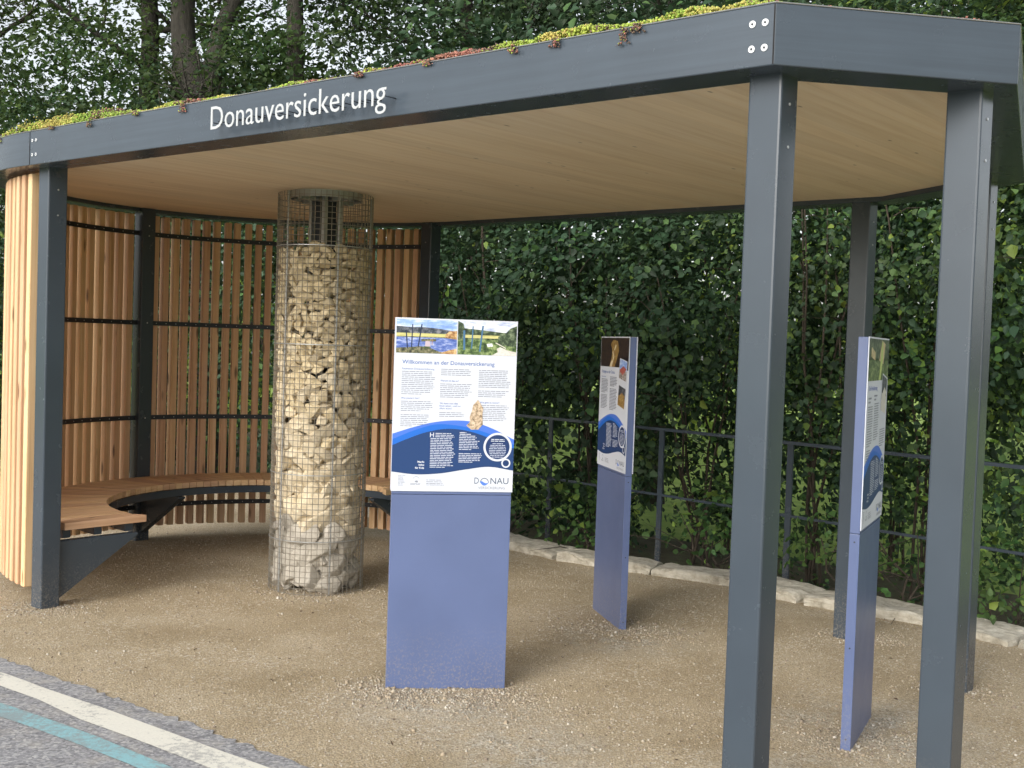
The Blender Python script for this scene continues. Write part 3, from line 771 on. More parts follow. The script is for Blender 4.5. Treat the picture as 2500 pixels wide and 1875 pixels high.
    def footer(s):
        s.para(.055, .125, .910, 8, TXT, .0078, .0028, 1)
        up = [(.175+.055*(i/12), .925-.012*sin(pi*i/12)) for i in range(13)]; s.strip(up, [(a, b+.003) for a, b in up], (.25, .28, .33), 1)
        s.rect(.175, .9265, .222, .9285, (.5, .52, .55)); s.poly([(.19, .945), (.20, .938), (.215, .938), (.22, .948), (.205, .95)], (.25, .27, .32))
        s.para(.155, .255, .9545, 2, TXT, .006, .0028, 1, last=.8)
        s.para(.285, .445, .932, 3, TXT, .0105, .0036, 1, last=.85); s.text('www.donauversickerung.de', .285, .9655, .0065, (.2, .22, .28), .148, 1, .01)
        G_ = (.06, .09, .14)
        s.text('D', .682, .952, .036, G_, .036, 1); s.text('NAU', .815, .952, .036, G_, .150, 1)
        up = [(.765-.036*cos(pi*i/16), .945-.0275*sin(pi*i/16)) for i in range(17)]
        s.strip(up, [(.765-.031*cos(pi*i/16), .945-.0235*sin(pi*i/16)) for i in range(17)], G_, 1)
        s.strip(spline([(.728, .938), (.745, .937), (.765, .946), (.785, .948), (.800, .944)], 14), spline([(.728, .940), (.742, .955), (.760, .962), (.782, .958), (.800, .946)], 14), (.08, .20, .62), 2)
        s.text('VERSICKERUNG', .715, .983, .0145, (.20, .23, .28), .222, 1)
    def polaroid(s, u, v, w_, h_, ang, m1, m2, L=3):
        asp = SWd/PH
        def Q(x, y): c_, s_ = cos(ang), sin(ang); return (u+(x*c_-y*s_), v+(x*s_+y*c_)*asp)
        s.poly([Q(-w_/2, h_*.66), Q(w_/2, h_*.66), Q(w_/2, -h_/2), Q(-w_/2, -h_/2)], PAPER, L)
        k = .92
        s.poly([Q(-w_/2*k, 0), Q(w_/2*k, 0), Q(w_/2*k, -h_/2*k), Q(-w_/2*k, -h_/2*k)], m1, L+1)
        s.poly([Q(-w_/2*k, h_/2*k), Q(w_/2*k, h_/2*k), Q(w_/2*k, 0), Q(-w_/2*k, 0)], m2, L+1)
        s.poly([Q(-w_/2*k, .1*h_), Q(0, .25*h_), Q(w_/2*k, -.12*h_), Q(0, -.2*h_)], PM['roof'] if m2 is PM['town'] else m2, L+2)

def poster_main():
    p = Poster(); X0, X1, X2, X3 = .008, .5, .507, .993; t, bt = .006, .200
    p.rect(X0, t, X1, .075, PM['sky']); hill = spline([(X0, .046), (.12, .050), (.25, .050), (.38, .058), (X1, .070)], 16)
    p.strip(hill, [(a, .098) for a, _ in hill], PM['forest'], 2); p.rect(X0, .085, X1, .108, PM['field'], 3)
    p.rect(X0, .104, X1, bt, PM['water'], 2); p.poly([(.40, .108), (X1, .115), (X1, .065), (.44, .068), (.41, .085)], PM['autumn'], 4)
    p.rect(X0, .104, X1, .108, PM['bank'], 4)
    bk = spline([(X0, .172), (.12, .166), (.22, .160), (.30, .172), (.36, .188), (X1, .192)], 18); p.strip(bk, [(a, bt) for a, _ in bk], PM['bank'], 3)
    p.poly([(.36, .196), (.40, bt), (X1, bt), (X1, .168), (.44, .178)], PM['autumn'], 4); p.poly([(.22, .168), (.29, .166), (.28, .158), (.24, .157)], PM['green'], 4)
    for (a, b, c, d) in ((.085, .068, .100, .176), (.137, .034, .132, .168), (.212, .032, .185, .168)): p.line((a, b), (c, d), .009, (.015, .03, .07), 5)
    p.poly([(.24, .160), (.285, .160), (.28, .130), (.245, .128)], (.50, .42, .48), 5); p.line((.30, .115), (.298, .150), .005, (.35, .18, .12), 5)
    p.line((.21, .125), (.33, .122), .02, PM['bank'], 4)
    p.rect(X2, t, X3, .08, PM['sky2']); hill = spline([(X2, .045), (.62, .050), (.75, .058), (.88, .066), (X3, .068)], 16)
    p.strip(hill, [(a, .110) for a, _ in hill], PM['dgreen'], 2); p.rect(X2, .085, .86, .102, PM['field'], 3); p.rect(X2, .098, X3, bt, PM['green'], 2)
    p.poly([(X2, .115), (.55, .11), (.565, .06), (.55, .02), (X2, t)], PM['dgreen'], 4); p.poly([(.84, .135), (X3, .150), (X3, .025), (.94, .040), (.90, .07), (.84, .09)], PM['dgreen'], 4)
    p.poly([(.79, bt), (X3, bt), (X3, .172), (.92, .168), (.86, .150), (.83, .160), (.84, .180)], PM['path'], 5); p.poly([(.92, .168), (X3, .178), (X3, .145), (.95, .150)], PM['green'], 6)
    for (a, b, c, d, w_) in ((.558, .060, .562, .172, .016), (.630, .034, .622, .165, .010), (.712, .030, .690, .180, .013)): p.line((a, b), (c, d), w_, (.06, .16, .30), 6)
    p.poly([(.755, .152), (.778, .150), (.768, .132), (.745, .134)], (.8, .82, .8), 6); p.poly([(.780, .150), (.800, .148), (.790, .130), (.770, .132)], (.8, .82, .8), 6)
    p.line((.82, .126), (.905, .156), .007, (.7, .68, .62), 6)
    p.text('Willkommen an der Donauversickerung', .062, .2625, .0225, HEAD, .755, 1, .006)
    def sub(t_, u, v, w_): p.text(t_, u, v, .0105, HEAD, w_, 1, .004)
    sub('Faszination Donauversickerung', .062, .2955, .262); p.para(.060, .335, .305, 13)
    sub('Was passiert hier?', .060, .4655, .150); p.para(.060, .330, .4775, 6); p.para(.060, .300, .555, 7, rag=.03, last=.4)
    p.para(.378, .642, .2865, 4, last=.95); sub('Warum ist das so?', .376, .3595, .150); p.para(.375, .645, .372, 8, last=.75)
    sub('Wo kann man dies', .375, .491, .150); sub('Ihnen sehen - und vor', .375, .506, .175); sub('allem wann?', .375, .521, .103); p.para(.374, .585, .538, 3, last=.95)
    p.para(.690, .955, .287, 10, last=.95); p.para(.688, .950, .407, 4, last=.75); sub('Wie geht es weiter?', .705, .481, .162); p.para(.722, .950, .491, 9, last=.8)
    p.waves()
    p.poly([(.600, .612), (.640, .636), (.700, .634), (.735, .605), (.730, .545), (.735, .510), (.708, .478), (.688, .460), (.672, .476), (.650, .492), (.640, .530), (.625, .560), (.628, .592)][::-1], PM['rock'], 5)
    p.kids(21, 16); p.footer(); return p
def poster_fri():
    p = Poster(); p.rect(.008, .006, .993, .228, PM['cave']); p.poly([(.33, .226), (.52, .226), (.60, .16), (.66, .10), (.60, .03), (.45, .02), (.36, .05), (.42, .10), (.40, .16)], PM['gold'], 2)
    for a in ((.40, .226, .48, .15), (.48, .15, .44, .11), (.36, .226, .42, .18), (.50, .10, .55, .06)): p.line(a[:2], a[2:], .02, (.75, .68, .50), 3)
    p.rect(.80, .15, .993, .245, (.015, .03, .09), 1)
    p.text('Fridingen an der Donau', .062, .278, .0225, HEAD, .47, 1, .012)
    p.text('Faszination', .062, .310, .0085, HEAD, .16, 1, .015); p.para(.062, .31, .324, 10, (.16, .18, .24), .0112, .0058, 1); p.para(.062, .31, .446, 10, (.16, .18, .24), .0112, .0058, 1)
    p.para(.375, .635, .302, 7, (.16, .18, .24), .0112, .0058, 1); p.para(.375, .635, .392, 15, (.16, .18, .24), .0112, .0058, 1)
    p.polaroid(.82, .245, .26, .22, .13, PM['sky'], PM['town']); p.polaroid(.80, .445, .25, .23, .16, PM['forest'], PM['gold'])
    p.waves(); p.kids(19, 16); p.footer(); return p
def poster_ver():
    p = Poster(); p.rect(.008, .006, .993, .120, PM['dgreen']); p.rect(.008, .11, .993, .228, PM['green'])
    p.poly([(.50, .12), (.72, .14), (.80, .03), (.62, .01)], PM['blossom'], 2); p.poly([(.10, .10), (.30, .12), (.32, .08), (.12, .05)], PM['blossom'], 2)
    p.poly([(.52, .226), (.60, .226), (.70, .10), (.66, .02), (.62, .02)], (.45, .55, .18), 3)
    p.text('Die Versickerung', .075, .278, .0225, (.15, .20, .55), .40, 1, .012)
    p.para(.075, .24, .315, 2, TXT, .020, .009, 1); p.para(.34, .50, .305, 2, TXT, .020, .009, 1)
    p.para(.062, .31, .362, 17, TXT, .0128, .0055, 1); p.para(.365, .60, .350, 16, TXT, .0128, .0055, 1); p.para(.062, .31, .592, 5, TXT, .0128, .0055, 1, rag=.1)
    p.polaroid(.82, .310, .26, .30, .16, PM['forest'], PM['path']); p.para(.68, .95, .50, 8, TXT, .0128, .0055, 1)
    p.waves(); p.kids(19, 16); p.footer(); return p
def sign(x, y, ang, poster, label, back=True):
    g = gz(x, y); t = thing('info_sign', (x, y, g), label, 'sign', 'blue information signs around the shelter')
    c, s_ = cos(ang), sin(ang)
    mt = Matrix(((c, -s_, 0, x), (s_, c, 0, y), (0, 0, 1, g), (0, 0, 0, 1)))
    def bx(mb, x0, x1, y0, y1, z0, z1, mi=0):
        P = [mt @ Vector(q) for q in ((x0, y0, 0), (x1, y0, 0), (x1, y1, 0), (x0, y1, 0))]
        mb.prism([p+Vector((0, 0, z0)) for p in P], [p+Vector((0, 0, z1)) for p in P], mi)
    sm = .948
    mb = MB(); bx(mb, .004, SWd-.004, .004, ST-.004, -.06, sm); lo_ = mb.build('lower_casing', M['blue'], t, bevel=.002)
    mb = MB(); bx(mb, .004, SWd-.004, .0045, ST-.0045, sm+.002, PT); up_ = mb.build('upper_casing', M['blue'], t, bevel=.002)
    for z in (sm-.035, .45, .05):
        for xx, nn in ((.004, -1), (SWd-.004, 1)):
            m_ = MB(); p = mt @ Vector((xx, ST/2, z)); nr = (mt.to_3x3() @ Vector((nn, 0, 0))); m_.disc(p-nr*.001, nr, .004, .0018, 10); m_.build('screw', M['dark'], lo_)
    pb = MB(); bx(pb, 0, SWd, -.0007, .0035, PB, PT+.002); pa = pb.build('panel', cm(PAPER, .35), t)
    me = bpy.data.meshes.new('print'); me.from_pydata([mt @ Vector(v) for v in poster.mb.v], [], poster.mb.f); me.update()
    me.polygons.foreach_set('material_index', poster.mb.m); finish('print', me, poster.mats, pa)
    if back:
        pb = MB(); bx(pb, 0, SWd, ST-.0035, ST+.0007, PB, PT+.002); pb.build('rear_panel', cm(PAPER, .35), t)
    return t
sign(-.5671, 5.509, .1643, poster_main(), 'blue information sign facing the camera, headed Willkommen an der Donauversickerung')
sign(.580, 7.554, -1.356, poster_fri(), 'narrow looking blue sign between front sign and right front post, headed Fridingen an der Donau')
sign(1.522, 4.912, 1.119, poster_ver(), 'blue sign seen edge on between the two right posts, its poster facing right', False)

# ------------------------------------------------------------------ railing
RP = [(-2.44, 13.6), (-1.5, 12.65), (-.56, 11.72), (.38, 10.74), (1.30, 9.80), (2.16, 8.80), (3.02, 7.80), (3.88, 6.80), (4.74, 5.80)]
ra = thing('railing', (.38, 10.74, -.1), 'dark steel railing with two thin rails in front of the hedge', 'railing')
for x, y in RP:
    mb = MB(); d = Vector((.655, -.755, 0)); n_ = Vector((.755, .655, 0))
    mb.box((x, y, .385), d, n_, (0, 0, 1), .026, .008, .605); mb.build('post', M['steel'], ra)
for z, w_, h_ in ((.993, .022, .012), (.43, .010, .010)):
    mb = MB(); mb.tube
    for i in range(len(RP)-1):
        p, q = Vector((*RP[i], z)), Vector((*RP[i+1], z)); d = (q-p).normalized(); n_ = Vector((-d.y, d.x, 0))
        mb.box((p+q)/2, d, n_, (0, 0, 1), (q-p).length/2, w_, h_)
    mb.build('top_rail' if z > .9 else 'middle_rail', M['steel'], ra)

# ------------------------------------------------------------------ foliage
def unit(v): return v/np.maximum(np.linalg.norm(v, axis=1)[:, None], 1e-9)
def leaf_arrays(C, Nn, D_, L, Wd, fold=.18):
    """C base points, Nn leaf normals, D_ leaf directions, L lengths"""
    D_ = unit(D_-Nn*(D_*Nn).sum(1)[:, None]); S_ = np.cross(Nn, D_); L = L[:, None]; Wd = Wd[:, None]
    p0 = C; l1 = C+D_*L*.30+S_*Wd*.5+Nn*L*fold*.5; l2 = C+D_*L*.70+S_*Wd*.33+Nn*L*fold*.3; tp = C+D_*L-Nn*L*.12
    r2_ = C+D_*L*.70-S_*Wd*.33+Nn*L*fold*.3; r1_ = C+D_*L*.30-S_*Wd*.5+Nn*L*fold*.5
    return np.stack([p0, l1, l2, tp, r2_, r1_], 1).reshape(-1, 3)
def leaves_obj(name, C, Nn, D_, L, Wd, mat, parent=None, base=None, mats=None, midx=None):
    V = leaf_arrays(C, Nn, D_, L, Wd).astype(np.float32); n = len(C)
    me = bpy.data.meshes.new(name); me.vertices.add(len(V)); me.vertices.foreach_set('co', V.ravel())
    idx = (np.arange(n)[:, None]*6+np.array([0, 1, 2, 3, 0, 3, 4, 5])[None]).ravel().astype(np.int32)
    me.loops.add(len(idx)); me.loops.foreach_set('vertex_index', idx)
    me.polygons.add(2*n); me.polygons.foreach_set('loop_start', (np.arange(2*n)*4).astype(np.int32))
    if midx is not None: me.polygons.foreach_set('material_index', np.repeat(midx, 2).astype(np.int32))
    me.update(calc_edges=True); me.validate()
    return finish(name, me, mats or mat, parent, base)
def sprays(centers, outward, per, rad, L, flatn=.35, up=.45, out=.75, droop=.25):
    """each centre becomes a spray of leaves along a few twigs"""
    k = len(centers); C = np.repeat(centers, per, 0); O = np.repeat(outward, per, 0)
    bn = unit(outward*out+np.array([0, 0, up])+rng.normal(0, .35, (k, 3))); B = np.repeat(bn, per, 0)
    off = rng.normal(0, 1, (k*per, 3)); off -= B*(off*B).sum(1)[:, None]*(1-flatn); C = C+off*rad*.5
    Nn = unit(B+rng.normal(0, .36, (k*per, 3))); D_ = unit(off+O*.5+np.array([0, 0, -droop])+rng.normal(0, .4, (k*per, 3)))
    ll = L*np.clip(rng.normal(.85, .28, k*per), .3, 1.5)
    return C, Nn, D_, ll
def clump(P, f, thr):
    g = np.sin(P[:, 0]*f+1.3*np.sin(P[:, 2]*f*.7))*np.sin(P[:, 1]*f*.9+2)*.5+np.sin(P[:, 2]*f*1.15+1.7*np.sin(P[:, 0]*f*.8+P[:, 1]*.5))*.5
    return g+rng.normal(0, .16, len(P)) > thr
def crown_pts(c, r, n, shell=.55, lo=-1):
    p = unit(rng.normal(0, 1, (n, 3))); rr = np.where(rng.random(n) < shell, rng.uniform(.78, 1.05, n), rng.random(n)**.45)
    # lumpy outline
    lump = 1+.16*np.sin(p[:, 0]*5+c[0]*3)*np.sin(p[:, 2]*6+c[1])+.12*np.sin(p[:, 1]*9+c[0])
    q = p*rr[:, None]*lump[:, None]; return np.array(c)+q*np.array(r), p
camxy = np.array([0, 0, 1.69])
def shrub(name, x, y, rx, rz, h, nspray, per, L, mat_list, wts, label, group, stems=5, cthr=-.22):
    b = (x, y, gz(x, y)-.28); t = thing(name, b, label, 'shrub', group)
    if nspray > 100: nspray = int(nspray*1.65); L *= .77*random.uniform(.86, 1.18)
    C, O = crown_pts((x, y, h*.52-.1), (rx, rz, h*.56), nspray)
    keep = (C[:, 2] > gz(x, y)-.25) & clump(C, 4.6, cthr-.35*(C[:, 2] > 1.3)); C, O = C[keep], O[keep]
    C, Nn, D_, ll = sprays(C, O, per, .26, L)
    keep = C[:, 2] > -.35
    C, Nn, D_, ll = C[keep], Nn[keep], D_[keep], ll[keep]
    mi = rng.choice(len(mat_list), len(C), p=wts)
    leaves_obj('foliage', C, Nn, D_, ll, ll*rng.uniform(.62, .85, len(ll)), None, t, None, [M[m] for m in mat_list], mi)
    mb = MB(); rr = random.Random(int(x*100+y*10))
    for i in range(stems):
        a = rr.uniform(0, 2*pi); tx, ty = x+cos(a)*rx*rr.uniform(.3, 1.0), y+sin(a)*rz*rr.uniform(.3, 1.0); hh = h*rr.uniform(.7, 1.02)
        pts = [(x+cos(a)*.1, y+sin(a)*.1, b[2]-.1)]
        for k in range(1, 7):
            f = k/6; pts.append((x+(tx-x)*f**1.3+rr.gauss(0, .04), y+(ty-y)*f**1.3+rr.gauss(0, .04), b[2]+hh*f))
        mb.tube(pts, [.013*(1-.75*k/6)+.002 for k in range(7)], 5)
        for k in range(2, 6):
            p = Vector(pts[k]); d = Vector((rr.gauss(0, 1), rr.gauss(0, 1), rr.uniform(-.1, .7))).normalized()*rr.uniform(.3, .8)
            mb.tube([p, p+d*.5+Vector((0, 0, .04)), p+d], [.005, .004, .0015], 4)
    mb.build('stems', M['twig'], t); return t
HG = 'leafy shrubs forming the hedge behind the railing'
hedge = [  # x, y, rx, ry, height, density, tone, label
 (-2.7, 14.5, 1.2, .9, 3.6, 330, 0, 'dark hazel shrub glimpsed through the slats around the gabion column'),
 (-1.3, 13.2, 1.1, .9, 3.7, 340, 0, 'dark hazel shrub behind the far end of the slats'),
 (-.15, 12.1, 1.0, .85, 3.8, 380, 0, 'dark hazel shrub rising behind the front sign'),
 (.85, 11.2, .95, .8, 3.7, 400, 0, 'dense dark hazel shrub directly behind the middle sign'),
 (1.75, 10.35, .95, .8, 3.6, 400, 0, 'hazel shrub between the middle sign and the right front post'),
 (2.6, 9.65, .9, .8, 4.9, 520, 1, 'hazel shrub between the right front post and the rear post'),
 (3.35, 9.15, .85, .8, 5.3, 600, 2, 'lighter tall hazel shrub between the right sign and the corner post'),
 (3.95, 8.4, .8, .75, 5.4, 620, 2, 'light green shrub right of the corner post at the picture edge')]
back_row = [(-.6, 14.0, 1.3, 'shaded shrub standing behind the rear post of the slats'), (.9, 12.7, 1.3, 'shaded shrub deep in the hedge behind the middle sign'), (2.3, 11.5, 1.25, 'shaded shrub deep in the hedge behind the right front post'), (3.6, 10.6, 1.2, 'shaded shrub deep in the hedge behind the rear post and right sign'), (4.9, 9.7, 1.2, 'shaded shrub deep in the hedge right of the corner post')]
for i, (x, y, rx, ry, h, n, tone, lb) in enumerate(hedge):
    w = {0: (.82, .17, .01), 1: (.60, .36, .04), 2: (.42, .50, .08)}[tone]  # right shrubs are greener, and their leaf mix is lightened to look better lit
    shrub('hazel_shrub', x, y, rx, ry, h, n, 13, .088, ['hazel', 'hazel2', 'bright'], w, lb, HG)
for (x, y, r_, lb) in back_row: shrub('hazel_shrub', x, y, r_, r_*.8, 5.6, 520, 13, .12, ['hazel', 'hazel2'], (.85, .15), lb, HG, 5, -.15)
UG = 'low plants growing over the edging stones'
for i, (x, y, r_, h, lb) in enumerate([(.75, 9.85, .35, .55, 'low leafy plant at the left foot of the middle sign'), (1.75, 9.25, .4, .6, 'low leafy plant just left of the right front post'), (2.5, 8.45, .35, .7, 'young upright plant behind the foot of the rear post'),
        (2.95, 8.1, .35, .75, 'bushy young plant between right sign and corner post'), (3.3, 7.65, .3, .5, 'low plant right of the corner post'),
        (-.1, 10.6, .4, .5, 'low plant just right of the front sign')]):
    shrub('young_plant', x, y, r_, r_, h, 42, 9, .062, ['under', 'hazel2', 'bright'], (.7, .2, .1), lb, UG, 3)

# trees
TG = 'tall trees behind the shelter'
def limb(mb, p, d, L, r, depth, rr):
    pts = [p]; q = Vector(p); dd_ = Vector(d).normalized(); n = 6; ends = []
    for k in range(n):
        dd_ = (dd_+Vector((rr.gauss(0, .16), rr.gauss(0, .16), rr.gauss(0, .10)+.03))).normalized(); q = q+dd_*L/n; pts.append(q.copy())
    mb.tube(pts, [r*(1-.75*k/n) for k in range(n+1)], 7 if r > .04 else 5)
    if depth > 0:
        for k in range(2, n+1):
            for _ in range(1 if depth > 1 else 2):
                a = Vector((rr.gauss(0, 1), rr.gauss(0, 1), rr.gauss(.1, .5))).normalized(); ends.append(pts[k])
                limb(mb, pts[k], dd_*.5+a, L*.5, r*(1-.75*k/n)*.6, depth-1, rr)
def tree(x, y, trunks, cc, cr, nspray, per, L, mat, label, seed, limbs=5, per_rad=.42, cthr=-.30):
    nspray = int(nspray*1.25); L *= .92
    rr = random.Random(seed); b = (x, y, gz(x, y)-.3); t = thing('tree', b, label, 'tree', TG)
    mb = MB()
    for pts, rads in trunks:
        P = [Vector(p) for p in pts]
        # finer, slightly crooked path
        F = []; Rr = []
        for i in range(len(P)-1):
            for k in range(4):
                f = k/4; F.append(P[i].lerp(P[i+1], f)+Vector((rr.gauss(0, .025), rr.gauss(0, .025), 0))); Rr.append(rads[i]+(rads[i+1]-rads[i])*f)
        F.append(P[-1]); Rr.append(rads[-1]); mb.tube(F, Rr, 12)
    for k in range(limbs):
        pts, rads = trunks[rr.randrange(len(trunks))]; i = rr.uniform(.45, .98)*(len(pts)-1); j = int(i); p = Vector(pts[j]).lerp(Vector(pts[min(j+1, len(pts)-1)]), i-j)
        a = rr.uniform(0, 2*pi); limb(mb, p, (cos(a), sin(a), rr.uniform(.1, .7)), rr.uniform(1.6, 2.8), rads[-1]*.55, 2, rr)
    mb.build('trunk', M['bark'], t, smooth=True)
    C, O = crown_pts(cc, cr, nspray, .25); keep = (C[:, 2] > .6) & clump(C, 3.4, cthr); C, O = C[keep], O[keep]
    C, Nn, D_, ll = sprays(C, O*.5, per, per_rad, L, .3, .6, .5)
    leaves_obj('crown', C, Nn, D_, ll, ll*rng.uniform(.5, .75, len(ll)), M[mat], t)
tree(-5.1, 17, [([(-5.2, 17, -.5), (-5.35, 17, 3), (-5.50, 17, 6), (-5.6, 17, 9)], [.20, .16, .13, .09]), ([(-5.1, 17.3, -.5), (-5.05, 17.3, 3), (-5.15, 17.3, 6), (-5.0, 17.3, 8.6)], [.18, .14, .11, .08])],
     (-5.6, 17, 5.2), (2.6, 2.0, 3.9), 720, 22, .105, 'wood_leaf', 'tree with two slim parallel trunks at the upper left', 1)
tree(-4.3, 16, [([(-4.2, 16, -.5), (-4.32, 16, 3), (-4.42, 16, 4.9)], [.27, .235, .22]), ([(-4.42, 16, 4.75), (-4.66, 16, 5.6), (-4.75, 16, 7.2), (-4.7, 16, 9)], [.20, .17, .14, .10]), ([(-4.42, 16, 4.75), (-4.22, 16.05, 5.6), (-4.0, 16.1, 6.4), (-3.7, 16.2, 8.8)], [.17, .13, .11, .08])],
     (-4.0, 16.4, 5.6), (2.3, 1.9, 3.6), 520, 22, .10, 'wood_leaf', 'thick trunked tree forking in two above the roof edge', 2)
tree(-3.1, 16, [([(-3.05, 16, -.5), (-3.15, 16, 3), (-3.12, 16, 6), (-3.2, 16, 9)], [.16, .13, .115, .08])], (-2.6, 16.4, 5.4), (2.2, 1.9, 3.6), 520, 22, .10, 'wood_leaf', 'single slim dark trunked tree right of the forked tree', 3)
tree(-8.2, 17.5, [([(-8.2, 17.5, -.5), (-8.1, 17.5, 3), (-8.3, 17.5, 8)], [.22, .17, .10])], (-8.0, 17.2, 4.6), (2.5, 2.0, 3.9), 700, 22, .105, 'wood_leaf', 'tree at the upper left picture corner', 4)
tree(-.7, 16.5, [([(-.7, 16.5, -.5), (-.6, 16.5, 3), (-.9, 16.5, 8)], [.18, .14, .08])], (-.7, 16.5, 6.3), (2.3, 1.9, 2.9), 900, 22, .095, 'far_leaf', 'dense tree above the lettering of the roof edge', 5, 5, .42, -.6)
tree(2.0, 16, [([(2.0, 16, -.5), (1.9, 16, 3), (2.2, 16, 8)], [.18, .14, .08])], (1.9, 16.2, 6.3), (2.4, 1.9, 2.9), 900, 22, .095, 'far_leaf', 'dense tree above the middle of the roof edge', 6, 5, .42, -.6)
tree(4.6, 15, [([(4.6, 15, -.5), (4.7, 15, 3), (4.5, 15, 8)], [.18, .14, .08])], (4.7, 15.2, 6.2), (2.4, 1.9, 2.9), 900, 22, .095, 'far_leaf', 'dense tree behind the front right corner of the roof', 7, 5, .42, -.6)
tree(7.6, 14.5, [([(7.6, 14.5, -.5), (7.6, 14.5, 3), (7.5, 14.5, 8)], [.18, .14, .08])], (7.6, 14.5, 6.0), (2.4, 1.9, 2.9), 800, 22, .10, 'far_leaf', 'dense tree at the upper right picture edge', 8, 5, .42, -.6)
# tall arching limbs of the left tree
# undergrowth below the trees on the left
for i, (x, y, rx, h, lb) in enumerate([(-9.0, 15.6, 1.6, 4.3, 'dark bush at the far left picture edge'), (-6.9, 15.6, 1.6, 4.9, 'dark bush left of the twin trunks'), (-5.0, 15.0, 1.5, 5.2, 'dark bush below the twin trunks'),
        (-3.6, 14.9, 1.4, 5.2, 'dark bush below the forked tree'), (-6.3, 12.3, 1.2, 2.9, 'dark bush beyond the outer slats at the left picture edge')]):
    shrub('bush', x, y, rx, rx*.8, h, 420, 15, .088, ['hazel', 'wood_leaf'], (.6, .4), lb, 'bushes under the trees on the left')
# distant wood as one mass
n = 3200; C = np.c_[rng.uniform(-22, 22, n), rng.uniform(24, 31, n), rng.uniform(-.3, 1, n)**1*8.0]
C[:, 2] = rng.random(n)**1.15*np.where(C[:, 0] < -2, 6.5, 12.5); O = np.tile(np.array([[0, -1., .3]]), (n, 1))
C, Nn, D_, ll = sprays(C, O, 16, 1.1, .26); o = leaves_obj('woodland', C, Nn, D_, ll, ll*.7, None, None, None, [M['far_leaf'], M['bright']], (C[:, 2]+rng.normal(0, .8, len(C)) < 4.2).astype(int)); tag(o, 'distant wood beyond the meadow', 'wood', kind='stuff')  # lower wood takes the brighter leaf: sunlight on it is put into the colour

# ------------------------------------------------------------------ roof planting (sedum)
def tufts(name, P, S_, mats, mi, label, cat, extra=None):
    n = len(P); o6 = np.array([[1, 0, 0], [-1, 0, 0], [0, 1, 0], [0, -1, 0], [0, 0, 1], [0, 0, -1]], float)
    F = np.array([[0, 2, 4], [2, 1, 4], [1, 3, 4], [3, 0, 4], [2, 0, 5], [1, 2, 5], [3, 1, 5], [0, 3, 5]])
    J = rng.uniform(.6, 1.3, (n, 6, 1)); q = rng.normal(0, 1, (n, 4)); q /= np.linalg.norm(q, axis=1)[:, None]
    w, x, y, z = q.T
    Rm = np.stack([1-2*(y*y+z*z), 2*(x*y-z*w), 2*(x*z+y*w), 2*(x*y+z*w), 1-2*(x*x+z*z), 2*(y*z-x*w), 2*(x*z-y*w), 2*(y*z+x*w), 1-2*(x*x+y*y)], 1).reshape(n, 3, 3)
    V = np.einsum('nij,nkj->nki', Rm, o6[None]*J)*S_[:, None, None]+P[:, None, :]
    me = bpy.data.meshes.new(name); me.vertices.add(6*n); me.vertices.foreach_set('co', V.astype(np.float32).ravel())
    idx = (np.arange(n)[:, None, None]*6+F[None]).reshape(-1).astype(np.int32); me.loops.add(len(idx)); me.loops.foreach_set('vertex_index', idx)
    me.polygons.add(8*n); me.polygons.foreach_set('loop_start', (np.arange(8*n)*3).astype(np.int32)); me.polygons.foreach_set('material_index', np.repeat(mi, 8).astype(np.int32))
    me.update(calc_edges=True); me.validate(); o = finish(name, me, mats); tag(o, label, cat, kind='stuff'); return o
M['sedum_l'] = leaf_mat('sedum_lime', (.34, .46, .085), .35, .2); M['sedum_y'] = leaf_mat('sedum_yellow', (.50, .46, .13), .3, .2); M['sedum_r'] = leaf_mat('sedum_red', (.36, .17, .12), .4, .15); M['sedum_b'] = leaf_mat('sedum_brown', (.17, .12, .085), .4, .1)
ol = outline(.02); ol = ol+[ol[0]]; ol = np.array(ol); ds = np.r_[0, np.cumsum(np.hypot(*np.diff(ol, axis=0).T))]
# start of the straight front edge: last segment
n = 46000; s_ = rng.random(n)*ds[-1]; m_front = rng.random(n) < .55; s_[m_front] = ds[-2]+(ds[-1]-ds[-2])*rng.random(m_front.sum())
a = np.interp(s_, ds, ol[:, 0]); b = np.interp(s_, ds, ol[:, 1])
i = np.clip(np.searchsorted(ds, s_)-1, 0, len(ol)-2); dx = ol[i+1]-ol[i]; dx /= np.linalg.norm(dx, axis=1)[:, None]+1e-9; inw = np.c_[dx[:, 1], -dx[:, 0]]
cen = np.c_[2-a, -b]; sg = np.sign((inw*cen).sum(1)); inw *= sg[:, None]
dist = rng.random(n)**1.5*.30; a2 = a+inw[:, 0]*dist; b2 = b+inw[:, 1]*dist
def n1(t, f, ph): return .5+.5*np.sin(t*f+ph+1.7*np.sin(t*f*.43+ph*2))
mound = (.35+.65*n1(s_, 4.1, .3))*(.45+.55*n1(s_, 17, 1.2))*(.65+.35*n1(s_, 47, 2.)); gap = n1(s_, 2.3, 4.0)
short = (i >= len(ol)-5) & (i < len(ol)-2)           # faceted end: almost bare edge
PXA = [-9, -.6, .1, .6, 1.05, 1.3, 1.6, 1.95, 2.15, 2.4, 2.65, 2.9, 3.3, 3.5, 3.75, 4.0, 4.25, 4.45, 4.75, 9]
PXH = [.05, .05, .055, .045, .05, .02, .035, .03, .010, .045, .012, .022, .02, .030, .034, .050, .045, .060, .018, .012]
front = i >= len(ol)-2
H_ = np.where(front, np.interp(a, PXA, PXH), np.where(short, .018, .06))*(.6+1.9*mound)*np.minimum(1, .6+dist*4)
P = np.zeros((n, 3)); P[:, 0] = OR[0]+a2*DV[0]+b2*NV[0]; P[:, 1] = OR[1]+a2*DV[1]+b2*NV[1]
